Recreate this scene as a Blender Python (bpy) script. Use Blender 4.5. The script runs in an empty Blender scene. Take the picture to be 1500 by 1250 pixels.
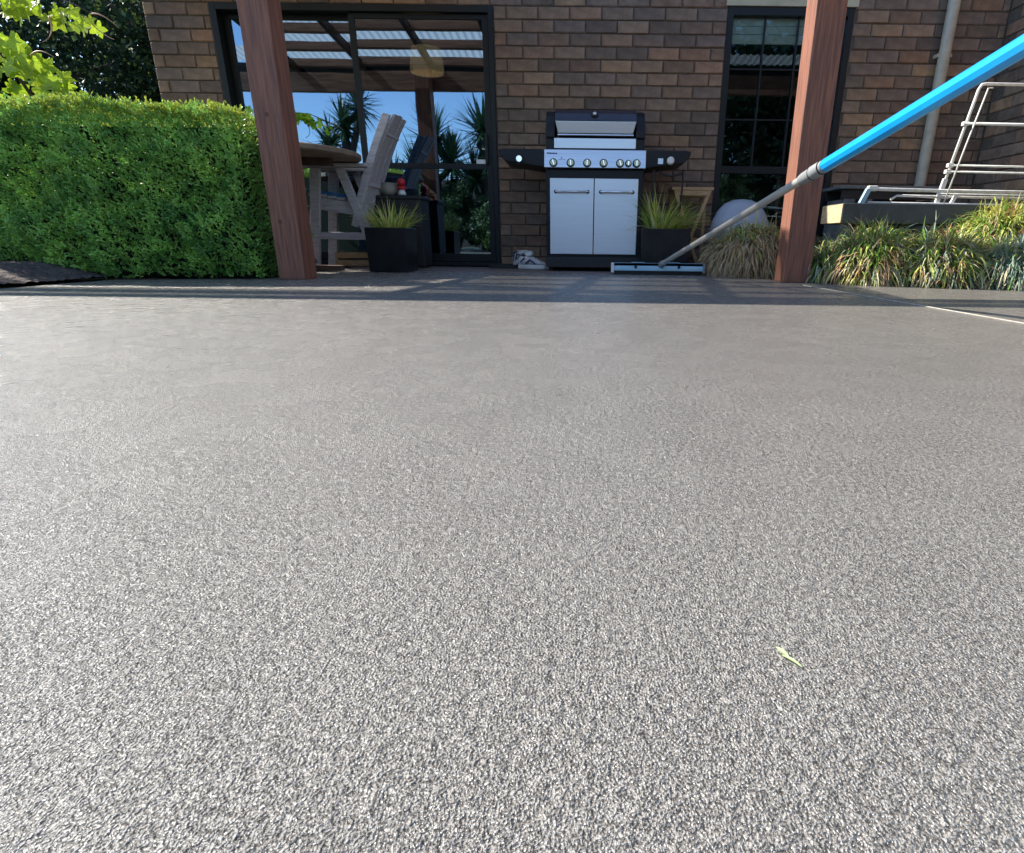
import bpy, bmesh, math, random
from mathutils import Vector, Matrix
from math import sin, cos, pi, radians
random.seed(7)
SC = bpy.context.scene
COL = SC.collection

# ------------------------------------------------------------------ camera, world, sun, exposure
cam = bpy.data.cameras.new('camera'); camo = bpy.data.objects.new('camera', cam); COL.objects.link(camo)
cam.sensor_width = 36; cam.lens = 19.56; cam.shift_x = -0.0673; cam.clip_start = .02; cam.clip_end = 500
th = radians(18.6); ro = .012
R0 = Vector((1, 0, 0)); F0 = Vector((0, cos(th), -sin(th))); U0 = R0.cross(F0)
Rr = cos(ro)*R0 + sin(ro)*U0; Ur = -sin(ro)*R0 + cos(ro)*U0
m = Matrix((Rr, Ur, -F0)).transposed().to_4x4(); m.translation = Vector((0, 0, .26))
camo.matrix_world = m
SC.camera = camo

SUN_T = Vector((1.15, -.42, -1))            # direction the sunlight travels
W = bpy.data.worlds.new('World'); SC.world = W; W.use_nodes = True
nt = W.node_tree; sky = nt.nodes.new('ShaderNodeTexSky'); sky.sky_type = 'NISHITA'; sky.sun_disc = False
sky.sun_elevation = radians(39.2); sky.sun_rotation = math.atan2(-1.15, .42) % (2*pi)
sky.air_density = .9; sky.dust_density = .1; sky.ozone_density = 1.4
bg = nt.nodes['Background']; bg.inputs['Strength'].default_value = .15
nt.links.new(sky.outputs[0], bg.inputs[0])
sl = bpy.data.lights.new('sun', 'SUN'); sl.energy = 4.9; sl.angle = radians(.53); sl.color = (1, .94, .85)
so = bpy.data.objects.new('sun', sl); COL.objects.link(so); so.rotation_euler = SUN_T.to_track_quat('-Z', 'Y').to_euler()
so.location = (-8, 4, 8)
SC.view_settings.view_transform = 'Standard'; SC.view_settings.look = 'None'
SC.view_settings.exposure = 1.2; SC.view_settings.gamma = 1; SC.view_settings.use_curve_mapping = False

# ------------------------------------------------------------------ helpers
class MB:
    def __init__(s): s.v = []; s.f = []; s.mi = []; s.cur = 0
    def add(s, vs, fs):
        o = len(s.v); s.v += [tuple(v) for v in vs]; s.f += [tuple(o+i for i in f) for f in fs]; s.mi += [s.cur]*len(fs)
    def box(s, x0, x1, y0, y1, z0, z1, M=None):
        vs = [Vector((x, y, z)) for z in (z0, z1) for y in (y0, y1) for x in (x0, x1)]
        if M: vs = [M @ v for v in vs]
        s.add(vs, [(0, 2, 3, 1), (4, 5, 7, 6), (0, 1, 5, 4), (2, 6, 7, 3), (0, 4, 6, 2), (1, 3, 7, 5)])
    def prism(s, poly, a, b, axis='y'):
        # poly: list of 2D points; extruded along axis from a to b
        def P(p, t):
            return {'y': (p[0], t, p[1]), 'x': (t, p[0], p[1]), 'z': (p[0], p[1], t)}[axis]
        n = len(poly); vs = [P(p, a) for p in poly] + [P(p, b) for p in poly]
        fs = [tuple(range(n)), tuple(range(2*n-1, n-1, -1))] + [(i, i+n, (i+1) % n+n, (i+1) % n) for i in range(n)]
        s.add(vs, fs)
    def beam(s, a, b, w, t, up=(0, 0, 1)):
        a = Vector(a); b = Vector(b); d = (b-a).normalized(); up = Vector(up)
        sd = d.cross(up).normalized(); u2 = sd.cross(d).normalized()
        vs = [p + sd*i*w/2 + u2*j*t/2 for p in (a, b) for i, j in ((-1, -1), (1, -1), (1, 1), (-1, 1))]
        s.add(vs, [(0, 1, 2, 3), (7, 6, 5, 4), (0, 4, 5, 1), (1, 5, 6, 2), (2, 6, 7, 3), (3, 7, 4, 0)])
    def tube(s, pts, r, n=8, cap=True):
        pts = [Vector(p) for p in pts]; rs = r if isinstance(r, (list, tuple)) else [r]*len(pts)
        rings = []; pu = None
        for i, p in enumerate(pts):
            d = (pts[min(i+1, len(pts)-1)] - pts[max(i-1, 0)]).normalized()
            if pu is None:
                pu = d.orthogonal().normalized()
            pu = (pu - d*pu.dot(d)); pu = pu.normalized() if pu.length > 1e-5 else d.orthogonal().normalized()
            w = d.cross(pu)
            rings.append([p + (pu*cos(2*pi*k/n) + w*sin(2*pi*k/n))*rs[i] for k in range(n)])
        vs = [v for g in rings for v in g]; fs = []
        for i in range(len(pts)-1):
            for k in range(n):
                fs.append((i*n+k, i*n+(k+1) % n, (i+1)*n+(k+1) % n, (i+1)*n+k))
        if cap: fs += [tuple(range(n-1, -1, -1)), tuple((len(pts)-1)*n+k for k in range(n))]
        s.add(vs, fs)
    def lathe(s, prof, c=(0, 0, 0), n=24, axis='z'):
        vs = []; c = Vector(c)
        for r, h in prof:
            for k in range(n):
                a = 2*pi*k/n
                if axis == 'z': p = (r*cos(a), r*sin(a), h)
                elif axis == 'y': p = (r*cos(a), h, r*sin(a))
                else: p = (h, r*cos(a), r*sin(a))
                vs.append(c+Vector(p))
        fs = [(i*n+k, i*n+(k+1) % n, (i+1)*n+(k+1) % n, (i+1)*n+k) for i in range(len(prof)-1) for k in range(n)]
        fs += [tuple(range(n-1, -1, -1)), tuple((len(prof)-1)*n+k for k in range(n))]
        s.add(vs, fs)
    def mesh(s, name, mats):
        me = bpy.data.meshes.new(name); me.from_pydata(s.v, [], s.f)
        for mm in (mats if isinstance(mats, (list, tuple)) else [mats]): me.materials.append(mm)
        if any(s.mi): me.polygons.foreach_set('material_index', s.mi)
        me.update(); return me
    def build(s, name, mats, parent=None, bev=0, smooth=False, loc=None, recalc=True):
        me = s.mesh(name, mats)
        if recalc and len(me.polygons) < 20000:
            bm = bmesh.new(); bm.from_mesh(me); bmesh.ops.recalc_face_normals(bm, faces=bm.faces); bm.to_mesh(me); bm.free()
        if smooth:
            me.polygons.foreach_set('use_smooth', [True]*len(me.polygons))
        o = bpy.data.objects.new(name, me); COL.objects.link(o)
        if parent: o.parent = parent
        if loc: o.location = loc
        if bev:
            md = o.modifiers.new('bevel', 'BEVEL'); md.width = bev; md.segments = 2; md.limit_method = 'ANGLE'; md.angle_limit = radians(40)
            md.harden_normals = False
        return o
def smooth_by_angle(o, a=40):
    me = o.data
    me.polygons.foreach_set('use_smooth', [True]*len(me.polygons))
    try: me.set_sharp_from_angle(angle=radians(a))
    except Exception: pass
def tag(o, label=None, cat=None, group=None, kind=None):
    if label: o['label'] = label
    if cat: o['category'] = cat
    if group: o['group'] = group
    if kind: o['kind'] = kind
    return o
def empty(name, label, cat, loc=(0, 0, 0), rz=0, group=None):
    o = bpy.data.objects.new(name, None); COL.objects.link(o); o.location = loc; o.rotation_euler = (0, 0, rz)
    o.empty_display_size = .1
    return tag(o, label, cat, group)
def copy_tree(o, parent=None):
    c = o.copy(); COL.objects.link(c); c.parent = parent
    for ch in list(o.children): copy_tree(ch, c)
    return c

def lin(c):
    return tuple(((x/255)/12.92 if x/255 <= .04045 else ((x/255+.055)/1.055)**2.4) for x in c)
def mat(name, col, rough=.6, metal=0, col2=None, nscale=8, bump=0, bscale=60, spec=.5, stretch=None, trans=0, detail=4, rand=0, coat=0, hue=None):
    """principled material with noise-mixed colour and noise bump in object space"""
    M = bpy.data.materials.new(name); M.use_nodes = True; n = M.node_tree.nodes; L = M.node_tree.links
    b = n['Principled BSDF']; out = n['Material Output']
    b.inputs['Roughness'].default_value = rough; b.inputs['Metallic'].default_value = metal
    b.inputs['Specular IOR Level'].default_value = spec
    if coat: b.inputs['Coat Weight'].default_value = coat; b.inputs['Coat Roughness'].default_value = .1
    tc = n.new('ShaderNodeTexCoord'); vec = tc.outputs['Object']
    if stretch:
        mp = n.new('ShaderNodeMapping'); mp.inputs['Scale'].default_value = stretch; L.new(vec, mp.inputs[0]); vec = mp.outputs[0]
    col2 = col2 or tuple(c*.75 for c in col)
    nz = n.new('ShaderNodeTexNoise'); nz.inputs['Scale'].default_value = nscale; nz.inputs['Detail'].default_value = detail
    L.new(vec, nz.inputs['Vector'])
    rp = n.new('ShaderNodeValToRGB'); rp.color_ramp.elements[0].position = .35; rp.color_ramp.elements[1].position = .65
    rp.color_ramp.elements[0].color = (*col2, 1); rp.color_ramp.elements[1].color = (*col, 1)
    L.new(nz.outputs['Fac'], rp.inputs[0]); c = rp.outputs[0]
    if rand:
        oi = n.new('ShaderNodeObjectInfo'); hs = n.new('ShaderNodeHueSaturation')
        mr = n.new('ShaderNodeMapRange'); mr.inputs['To Min'].default_value = 1-rand; mr.inputs['To Max'].default_value = 1+rand
        L.new(oi.outputs['Random'], mr.inputs[0]); L.new(mr.outputs[0], hs.inputs['Value']); L.new(c, hs.inputs['Color']); c = hs.outputs[0]
    L.new(c, b.inputs['Base Color'])
    if bump:
        bz = n.new('ShaderNodeTexNoise'); bz.inputs['Scale'].default_value = bscale; bz.inputs['Detail'].default_value = 5; L.new(vec, bz.inputs['Vector'])
        bp = n.new('ShaderNodeBump'); bp.inputs['Strength'].default_value = 1; bp.inputs['Distance'].default_value = bump
        L.new(bz.outputs['Fac'], bp.inputs['Height']); L.new(bp.outputs[0], b.inputs['Normal'])
    if trans:
        tr = n.new('ShaderNodeBsdfTranslucent'); mx = n.new('ShaderNodeMixShader'); mx.inputs[0].default_value = trans
        L.new(c, tr.inputs[0]); L.new(b.outputs[0], mx.inputs[1]); L.new(tr.outputs[0], mx.inputs[2]); L.new(mx.outputs[0], out.inputs[0])
    return M

# ------------------------------------------------------------------ materials
def ground_mat():
    M = bpy.data.materials.new('sprayed_concrete'); M.use_nodes = True; n = M.node_tree.nodes; L = M.node_tree.links
    b = n['Principled BSDF']; tc = n.new('ShaderNodeTexCoord'); v = tc.outputs['Object']
    def nz(sc, det=2, rough=.5, dist=0):
        t = n.new('ShaderNodeTexNoise'); t.inputs['Scale'].default_value = sc; t.inputs['Detail'].default_value = det
        t.inputs['Roughness'].default_value = rough; t.inputs['Distortion'].default_value = dist; L.new(v, t.inputs['Vector']); return t
    big = nz(1.3, 4); mid = nz(9, 4); fine = nz(660, 1.5, .5, .35); fine2 = nz(330, 1.5, .5, .3); coarse = nz(105, 2, .55, .3)
    r = n.new('ShaderNodeValToRGB'); r.color_ramp.elements[0].position = .3; r.color_ramp.elements[1].position = .7
    r.color_ramp.elements[0].color = (.245, .228, .204, 1); r.color_ramp.elements[1].color = (.305, .286, .256, 1)
    mx = n.new('ShaderNodeMath'); mx.operation = 'MULTIPLY_ADD'; mx.inputs[1].default_value = .45; L.new(mid.outputs['Fac'], mx.inputs[0])
    m2 = n.new('ShaderNodeMath'); m2.operation = 'MULTIPLY'; m2.inputs[1].default_value = .55; L.new(big.outputs['Fac'], m2.inputs[0]); L.new(m2.outputs[0], mx.inputs[2])
    L.new(mx.outputs[0], r.inputs[0])
    # aggregate speckle: dark pits between pale grains
    r2 = n.new('ShaderNodeValToRGB'); r2.color_ramp.elements[0].position = .41; r2.color_ramp.elements[1].position = .53
    r2.color_ramp.elements[0].color = (.33, .315, .30, 1); r2.color_ramp.elements[1].color = (1.0, 1.0, 1.0, 1)
    sp = n.new('ShaderNodeMath'); sp.operation = 'MULTIPLY_ADD'; sp.inputs[1].default_value = .25; L.new(fine2.outputs['Fac'], sp.inputs[0])
    s3 = n.new('ShaderNodeMath'); s3.operation = 'MULTIPLY'; s3.inputs[1].default_value = .75; L.new(fine.outputs['Fac'], s3.inputs[0]); L.new(s3.outputs[0], sp.inputs[2])
    L.new(sp.outputs[0], r2.inputs[0])
    st = nz(200, 2, .6, .3); r3 = n.new('ShaderNodeValToRGB'); r3.color_ramp.elements[0].position = .38; r3.color_ramp.elements[1].position = .58
    r3.color_ramp.elements[0].color = (.62, .61, .60, 1); r3.color_ramp.elements[1].color = (1.1, 1.1, 1.1, 1); L.new(st.outputs['Fac'], r3.inputs[0])
    m0 = n.new('ShaderNodeMix'); m0.data_type = 'RGBA'; m0.blend_type = 'MULTIPLY'; m0.inputs['Factor'].default_value = 1
    L.new(r.outputs[0], m0.inputs['A']); L.new(r3.outputs[0], m0.inputs['B'])
    mu = n.new('ShaderNodeMix'); mu.data_type = 'RGBA'; mu.blend_type = 'MULTIPLY'; mu.inputs['Factor'].default_value = 1
    L.new(m0.outputs['Result'], mu.inputs['A']); L.new(r2.outputs[0], mu.inputs['B']); L.new(mu.outputs['Result'], b.inputs['Base Color'])
    ad = n.new('ShaderNodeMath'); ad.operation = 'MULTIPLY_ADD'; ad.inputs[1].default_value = .5
    L.new(fine2.outputs['Fac'], ad.inputs[0]); L.new(fine.outputs['Fac'], ad.inputs[2])
    ac = n.new('ShaderNodeMath'); ac.operation = 'MULTIPLY_ADD'; ac.inputs[1].default_value = 1.5; L.new(coarse.outputs['Fac'], ac.inputs[0]); L.new(ad.outputs[0], ac.inputs[2]); ad = ac
    bp = n.new('ShaderNodeBump'); bp.inputs['Distance'].default_value = .0024; bp.inputs['Strength'].default_value = 1
    L.new(ad.outputs[0], bp.inputs['Height']); L.new(bp.outputs[0], b.inputs['Normal'])
    mr = n.new('ShaderNodeMapRange'); mr.inputs['To Min'].default_value = .2; mr.inputs['To Max'].default_value = .34; L.new(mid.outputs['Fac'], mr.inputs[0])
    L.new(mr.outputs[0], b.inputs['Roughness']); b.inputs['Specular IOR Level'].default_value = .6
    return M
GROUND = ground_mat()
VERANDAH = mat('verandah_paving', (.16, .13, .12), .6, col2=(.11, .09, .085), nscale=6, bump=.002, bscale=90)
PALE = mat('pale_joint_strip', (.50, .46, .39), .7, nscale=40)
SOIL = mat('bark_soil', (.10, .075, .065), .95, col2=(.045, .035, .03), nscale=30, bump=.02, bscale=40)
LAWN = mat('lawn_soil', (.08, .11, .04), .95, col2=(.05, .06, .03), nscale=3, bump=.01)
MORTAR = mat('mortar', (.12, .095, .075), .95, col2=(.08, .065, .052), nscale=30, bump=.003, bscale=120)
bc = [(.235, .165, .115), (.18, .125, .092), (.15, .115, .092), (.125, .105, .093), (.29, .20, .125), (.17, .112, .085), (.20, .155, .12), (.10, .082, .072), (.25, .155, .105), (.155, .125, .112)]
BRICKS = [mat('brick_clay_%s' % w, tuple((x*.7+a*.3)*k for x, a, k in zip(c, (.17, .125, .096), (1.36, 1.24, 1.12))), .9, col2=tuple((x*.7+a*.3)*k for x, a, k in zip(c, (.17, .125, .096), (.86, .79, .72))), nscale=14, bump=.004, bscale=70, rand=.16, detail=6) for w, c in
          zip(('tan', 'brown', 'umber', 'grey', 'ochre', 'russet', 'buff', 'char', 'rust', 'taupe'), bc)]
FRAME = mat('dark_frame', (.008, .012, .014), .45, spec=.3, col2=(.009, .012, .013), nscale=5)
CREAM = mat('cream_paint', (.50, .45, .30), .5, nscale=5)
BLIND = mat('blind_fabric', (.86, .86, .72), .8, nscale=30, col2=(.80, .80, .67))
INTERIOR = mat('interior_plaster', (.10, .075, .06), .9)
DPIPE = mat('painted_pipe', (.46, .43, .34), .5, nscale=10)
POSTW = mat('oiled_timber', (.29, .112, .062), .6, col2=(.14, .055, .038), nscale=5, stretch=(14, 14, .8), bump=.002, bscale=30, detail=8)
BEAMW = mat('oiled_beam', (.33, .16, .095), .6, col2=(.18, .08, .05), nscale=4, stretch=(1, 12, 12), bump=.002, bscale=20)
RAFT = mat('dark_rafter', (.10, .055, .04), .7, col2=(.05, .03, .025), nscale=6)
KNOT = mat('knot_wood', (.12, .05, .03), .7)
STEEL = mat('brushed_steel', (.60, .63, .68), .30, metal=1, col2=(.50, .53, .58), nscale=3, stretch=(1, 40, 40))
STEELB = mat('satin_steel', (.66, .72, .80), .38, metal=.85, col2=(.63, .69, .77), nscale=3, stretch=(1, 16, 16))
REFLSTEEL = mat('steel_painted_reflection', (.06, .06, .08), .38, metal=.6, col2=(.045, .045, .06), nscale=4)  # steel tone that carries the hood's painted dark reflection
CHROME = mat('chrome', (.85, .85, .87), .12, metal=1)
BLACK = mat('black_enamel', (.009, .010, .014), .42, spec=.3, nscale=5)
BLACKM = mat('black_matte', (.018, .018, .02), .6, nscale=12, bump=.001)
GLAZE = mat('black_planter', (.008, .008, .010), .35, spec=.3, col2=(.018, .018, .02), nscale=6)
KNOBF = mat('knob_face', (.60, .60, .42), .3, metal=.6, nscale=50)
WHITE = mat('white_plastic', (.75, .76, .74), .35, nscale=8)
WIRE = mat('white_wire', (.78, .76, .70), .4, col2=(.62, .60, .54), nscale=30)
NAVY = mat('navy_print', (.02, .03, .16), .5)
WEATH = mat('weathered_timber', (.50, .47, .48), .8, col2=(.34, .32, .33), nscale=6, stretch=(2, 14, 14), bump=.002, bscale=30, detail=8)
TABLEW = mat('table_timber', (.30, .22, .15), .7, col2=(.17, .12, .085), nscale=8, bump=.003)
BLUEF = mat('blue_cushion', (.03, .16, .38), .8, nscale=20)
TANW = mat('tan_timber', (.45, .30, .15), .6, col2=(.30, .19, .10), nscale=6, stretch=(3, 12, 12))
PINE = mat('cut_pine', (.62, .46, .27), .7, col2=(.46, .32, .18), nscale=12, stretch=(1, 1, 6))
CHARW = mat('charcoal_timber', (.075, .08, .088), .7, col2=(.05, .054, .06), nscale=8, bump=.002, bscale=40)
GREYW = mat('grey_timber', (.16, .17, .17), .7, col2=(.10, .11, .11), nscale=8)
STONE = mat('stone_pot', (.33, .30, .24), .8, col2=(.2, .18, .15), nscale=14, bump=.004)
RED = mat('red_paint', (.60, .02, .03), .35, nscale=10)
BLUE = mat('blue_sleeve', (.008, .36, .80), .30, col2=(.006, .31, .74), nscale=8, coat=.3)
POLE = mat('pole_metal', (.60, .57, .50), .34, metal=.45, col2=(.50, .47, .42), nscale=4)
GREYP = mat('grey_plastic', (.27, .28, .28), .45, nscale=12)
SQUEE = mat('squeegee_blue', (.33, .52, .62), .35, metal=.3, col2=(.26, .44, .54), nscale=6)
RUBBER = mat('rubber', (.01, .01, .011), .6)
LEAFH = mat('box_leaf', (.40, .68, .14), .4, col2=(.10, .27, .055), nscale=9, trans=.28, detail=3)
LEAFT = mat('box_new_leaf', (.42, .46, .06), .45, col2=(.24, .36, .05), nscale=11, trans=.35)
LEAFV = mat('vine_leaf', (.52, .62, .04), .45, col2=(.27, .45, .03), nscale=9, trans=.5, rand=.25)
LEAFD = mat('dark_leaf', (.022, .05, .024), .75, spec=.2, col2=(.012, .03, .016), nscale=3, trans=.1)
LEAFB = mat('bright_leaf', (.12, .20, .05), .4, trans=.3)
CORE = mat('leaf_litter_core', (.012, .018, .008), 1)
BARK = mat('bark', (.10, .075, .055), .9, col2=(.05, .035, .028), nscale=10, stretch=(6, 6, 1), bump=.01, bscale=20)
TENDRIL = mat('tendril', (.55, .33, .22), .5, trans=.2)
GG = mat('grass_green', (.24, .44, .06), .5, col2=(.13, .27, .04), nscale=12, trans=.3)
GB = mat('grass_bluegreen', (.36, .46, .36), .5, col2=(.20, .30, .20), nscale=12, trans=.25)
GY = mat('grass_yellow', (.75, .74, .20), .5, col2=(.50, .55, .14), nscale=12, trans=.3)
GD = mat('grass_dead', (.55, .40, .23), .8, col2=(.36, .25, .15), nscale=14, trans=.2)
GO = mat('grass_rust', (.52, .28, .13), .8, col2=(.40, .20, .10), nscale=14, trans=.2)
GP = mat('grass_pale', (.70, .65, .42), .6, nscale=14, trans=.25)
YUC = mat('yucca_leaf', (.05, .10, .04), .4, col2=(.035, .07, .035), nscale=5, trans=.15)
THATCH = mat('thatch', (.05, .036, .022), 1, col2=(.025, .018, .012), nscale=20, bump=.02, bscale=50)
PALING = mat('fence_paling', (.06, .052, .045), .85, col2=(.035, .03, .028), nscale=6, stretch=(10, 10, 1))
SHADEW = mat('lampshade_weave', (.62, .46, .25), .8, nscale=40)
SHADEW.node_tree.nodes['Principled BSDF'].inputs['Emission Color'].default_value = (.9, .62, .30, 1)
SHADEW.node_tree.nodes['Principled BSDF'].inputs['Emission Strength'].default_value = .35

def glass_mat(name, tint, refl):
    M = bpy.data.materials.new(name); M.use_nodes = True; n = M.node_tree.nodes; L = M.node_tree.links
    for x in list(n):
        if x.type != 'OUTPUT_MATERIAL': n.remove(x)
    g = n.new('ShaderNodeBsdfGlossy'); g.inputs['Roughness'].default_value = .012; g.inputs['Color'].default_value = (.50, .74, 1, 1)
    t = n.new('ShaderNodeBsdfTransparent'); t.inputs[0].default_value = (*tint, 1)
    nz = n.new('ShaderNodeTexNoise'); nz.inputs['Scale'].default_value = 1.4; bp = n.new('ShaderNodeBump'); bp.inputs['Distance'].default_value = .002
    L.new(nz.outputs['Fac'], bp.inputs['Height']); L.new(bp.outputs[0], g.inputs['Normal'])
    fr = n.new('ShaderNodeFresnel'); fr.inputs[0].default_value = 1.5
    ad = n.new('ShaderNodeMath'); ad.operation = 'ADD'; ad.inputs[1].default_value = refl; ad.use_clamp = True; L.new(fr.outputs[0], ad.inputs[0])
    mx = n.new('ShaderNodeMixShader'); L.new(ad.outputs[0], mx.inputs[0]); L.new(t.outputs[0], mx.inputs[1]); L.new(g.outputs[0], mx.inputs[2])
    L.new(mx.outputs[0], n['Material Output'].inputs[0]); return M
GLASS = glass_mat('tinted_door_glass', (.40, .44, .45), .34)
GLASSW = glass_mat('window_glass', (.8, .85, .83), .02)
def sheet_mat():
    M = bpy.data.materials.new('translucent_roof_sheet'); M.use_nodes = True; n = M.node_tree.nodes; L = M.node_tree.links
    b = n['Principled BSDF']; b.inputs['Base Color'].default_value = (.28, .25, .21, 1); b.inputs['Roughness'].default_value = .6
    t = n.new('ShaderNodeBsdfTransparent'); t.inputs[0].default_value = (1, .97, .92, 1)
    tl = n.new('ShaderNodeBsdfTranslucent'); tl.inputs[0].default_value = (.62, .56, .48, 1)
    m1 = n.new('ShaderNodeMixShader'); m1.inputs[0].default_value = .7; L.new(b.outputs[0], m1.inputs[1]); L.new(tl.outputs[0], m1.inputs[2])
    m2 = n.new('ShaderNodeMixShader'); m2.inputs[0].default_value = .23; L.new(m1.outputs[0], m2.inputs[1]); L.new(t.outputs[0], m2.inputs[2])
    L.new(m2.outputs[0], n['Material Output'].inputs[0]); return M
SHEET = sheet_mat()
def tub_mat():
    M = bpy.data.materials.new('clear_blue_plastic'); M.use_nodes = True; n = M.node_tree.nodes; L = M.node_tree.links
    b = n['Principled BSDF']; b.inputs['Base Color'].default_value = (.56, .63, .74, 1); b.inputs['Roughness'].default_value = .3
    t = n.new('ShaderNodeBsdfTransparent'); m1 = n.new('ShaderNodeMixShader'); m1.inputs[0].default_value = .5
    L.new(b.outputs[0], m1.inputs[1]); L.new(t.outputs[0], m1.inputs[2]); L.new(m1.outputs[0], n['Material Output'].inputs[0]); return M
TUB = tub_mat()

# ------------------------------------------------------------------ setting: ground, slab, paving
mb = MB(); mb.add([(-150, -150, -.06), (150, -150, -.06), (150, 150, -.06), (-150, 150, -.06)], [(0, 1, 2, 3)])
tag(mb.build('ground', LAWN), kind='structure')
mb = MB(); mb.prism([(6.5, -2.2), (6.5, 3.05), (4, 3.2), (2.75, 3.46), (1.66, 3.86), (1.4, 4.1), (.78, 4.62), (-2.02, 4.62), (-2.02, 3.66), (-2.80, 3.42), (-2.86, 2.62), (-8, 2.5), (-8, -2.2)], -.12, 0, 'z')
slab = tag(mb.build('concrete_slab', GROUND, bev=.006), kind='structure')
mb = MB(); mb.prism([(1.39, 3.62), (1.394, 3.62), (1.818, -1.5), (1.814, -1.5)], .0005, .0035, 'z')  # thin pale strip raised slightly along the joint
mb.build('joint_line', PALE, slab)
mb = MB(); mb.box(-2.02, 1.25, 4.63, 5.44, -.1, .004); mb.box(1.25, 3.6, 4.9, 5.44, -.1, .004)
tag(mb.build('verandah_floor', VERANDAH, bev=.005), kind='structure')
# soil beds, uneven sheets with rough crumbs
def soil_bed(name, x0, x1, y0, y1, hfun, nx=60, ny=40):
    mb = MB(); vs = []; fs = []
    for j in range(ny+1):
        for i in range(nx+1):
            x = x0+(x1-x0)*i/nx; y = y0+(y1-y0)*j/ny
            vs.append((x, y, hfun(x, y)+random.uniform(-.008, .008)))
    for j in range(ny):
        for i in range(nx):
            a = j*(nx+1)+i; fs.append((a, a+1, a+nx+2, a+nx+1))
    mb.add(vs, fs); o = mb.build(name, SOIL, recalc=False, smooth=True); tag(o, kind='structure')
soil_bed('soil_bed', -7, -2.84, 2.5, 3.5, lambda x, y: .02+.075*max(0, min(1, (-2.86-x)/.3))*max(0, min(1, (y-2.52)/.15))-.03*(y < 2.6))
soil_bed('soil_bed', -7, -2.03, 3.50, 8, lambda x, y: -.012)
soil_bed('soil_bed', .8, 6, 3.0, 4.88, lambda x, y: -.03)

# ------------------------------------------------------------------ brick house
house = empty('brick_house', 'low brown brick house with black framed sliding door and window behind the verandah', 'house', (0, 5.5, 0))
HO = Vector((0, 5.5, 0))
def hb(mb, name, mats, parent=house, **k):   # build a mesh given in world coordinates as child of the house
    o = mb.build(name, mats, None, **k); o.parent = parent
    if parent is house: o.matrix_parent_inverse = Matrix.Translation(-HO)
    return o
YF = 5.40                                   # brick face
XL, XR = -3.63, 3.46                         # wall extents
D0, D1, DT = -3.085, -.765, 2.06            # door opening
W0, W1, WB, WT = 1.165, 2.20, .30, 2.075     # window opening
CH, BL = .0935, .262
mb = MB(); y0, y1 = YF+.010, YF+.22
mb.box(XL+.004, D0, y0, y1, -.05, 3.0); mb.box(D1, W0, y0, y1, -.05, 3.0); mb.box(W1, XR+.2, y0, y1, -.05, 3.0)
mb.box(D0, D1, y0, y1, DT+.002, 3.0); mb.box(W0, W1, y0, y1, WT+.08, 3.0); mb.box(W0, W1, y0, y1, -.05, WB-.03)
mb.box(XL+.004, XL+.2, y1, 9.0, -.05, 3.0)
wall = hb(mb, 'wall', MORTAR)
mb = MB(); mb.box(XR+.01, XR+.2, 2.6, y0, -.05, 3.0)
wall2 = hb(mb, 'wall', MORTAR)
cache = {}
def brick_geo(mb, c, L, ax, h=CH-.009, d=.05, jit=0):
    """chamfered brick; c = centre of front face, ax 'f' faces -y, 'l' faces -x"""
    ch = .006
    def P(u, v, w):
        return (c[0]+u, c[1]+w, c[2]+v) if ax == 'f' else (c[0]+w, c[1]-u, c[2]+v)
    a, b = L/2, h/2
    j = [random.uniform(-.0028, .0028) for _ in range(8)] if jit else [0]*8
    fr = [P(-a+ch, -b+ch+j[0], j[1]), P(a-ch, -b+ch+j[2], j[3]), P(a-ch, b-ch+j[4], j[5]), P(-a+ch, b-ch+j[6], j[7])]
    md = [P(-a, -b, ch), P(a, -b, ch), P(a, b, ch), P(-a, b, ch)]; bk = [P(-a, -b, d), P(a, -b, d), P(a, b, d), P(-a, b, d)]
    fs = [(0, 1, 2, 3)] + [(i+4, (i+1) % 4+4, (i+1) % 4, i) for i in range(4)] + [(i+8, (i+1) % 4+8, (i+1) % 4+4, i+4) for i in range(4)]
    mb.add(fr+md+bk, fs)
def brick_obj(x, z, L, par):
    k = random.choices(range(10), (10, 12, 9, 9, 5, 8, 9, 6, 5, 9))[0]; var = random.randrange(3); key = (round(L, 3), k, var)
    if key not in cache:
        mb = MB(); brick_geo(mb, (0, 0, 0), L, 'f', jit=1); cache[key] = mb.mesh('brick', BRICKS[k])
    o = bpy.data.objects.new('brick', cache[key]); COL.objects.link(o); o.parent = par
    o.location = (x, YF+random.uniform(-.003, .002), z+random.uniform(-.001, .001)); o.rotation_euler = (random.uniform(-.008, .008), random.uniform(-.004, .004), random.uniform(-.006, .006))
rest = MB(); rest2 = MB(); nb = 0
wall['label'] = 'mottled brown brick wall'
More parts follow.
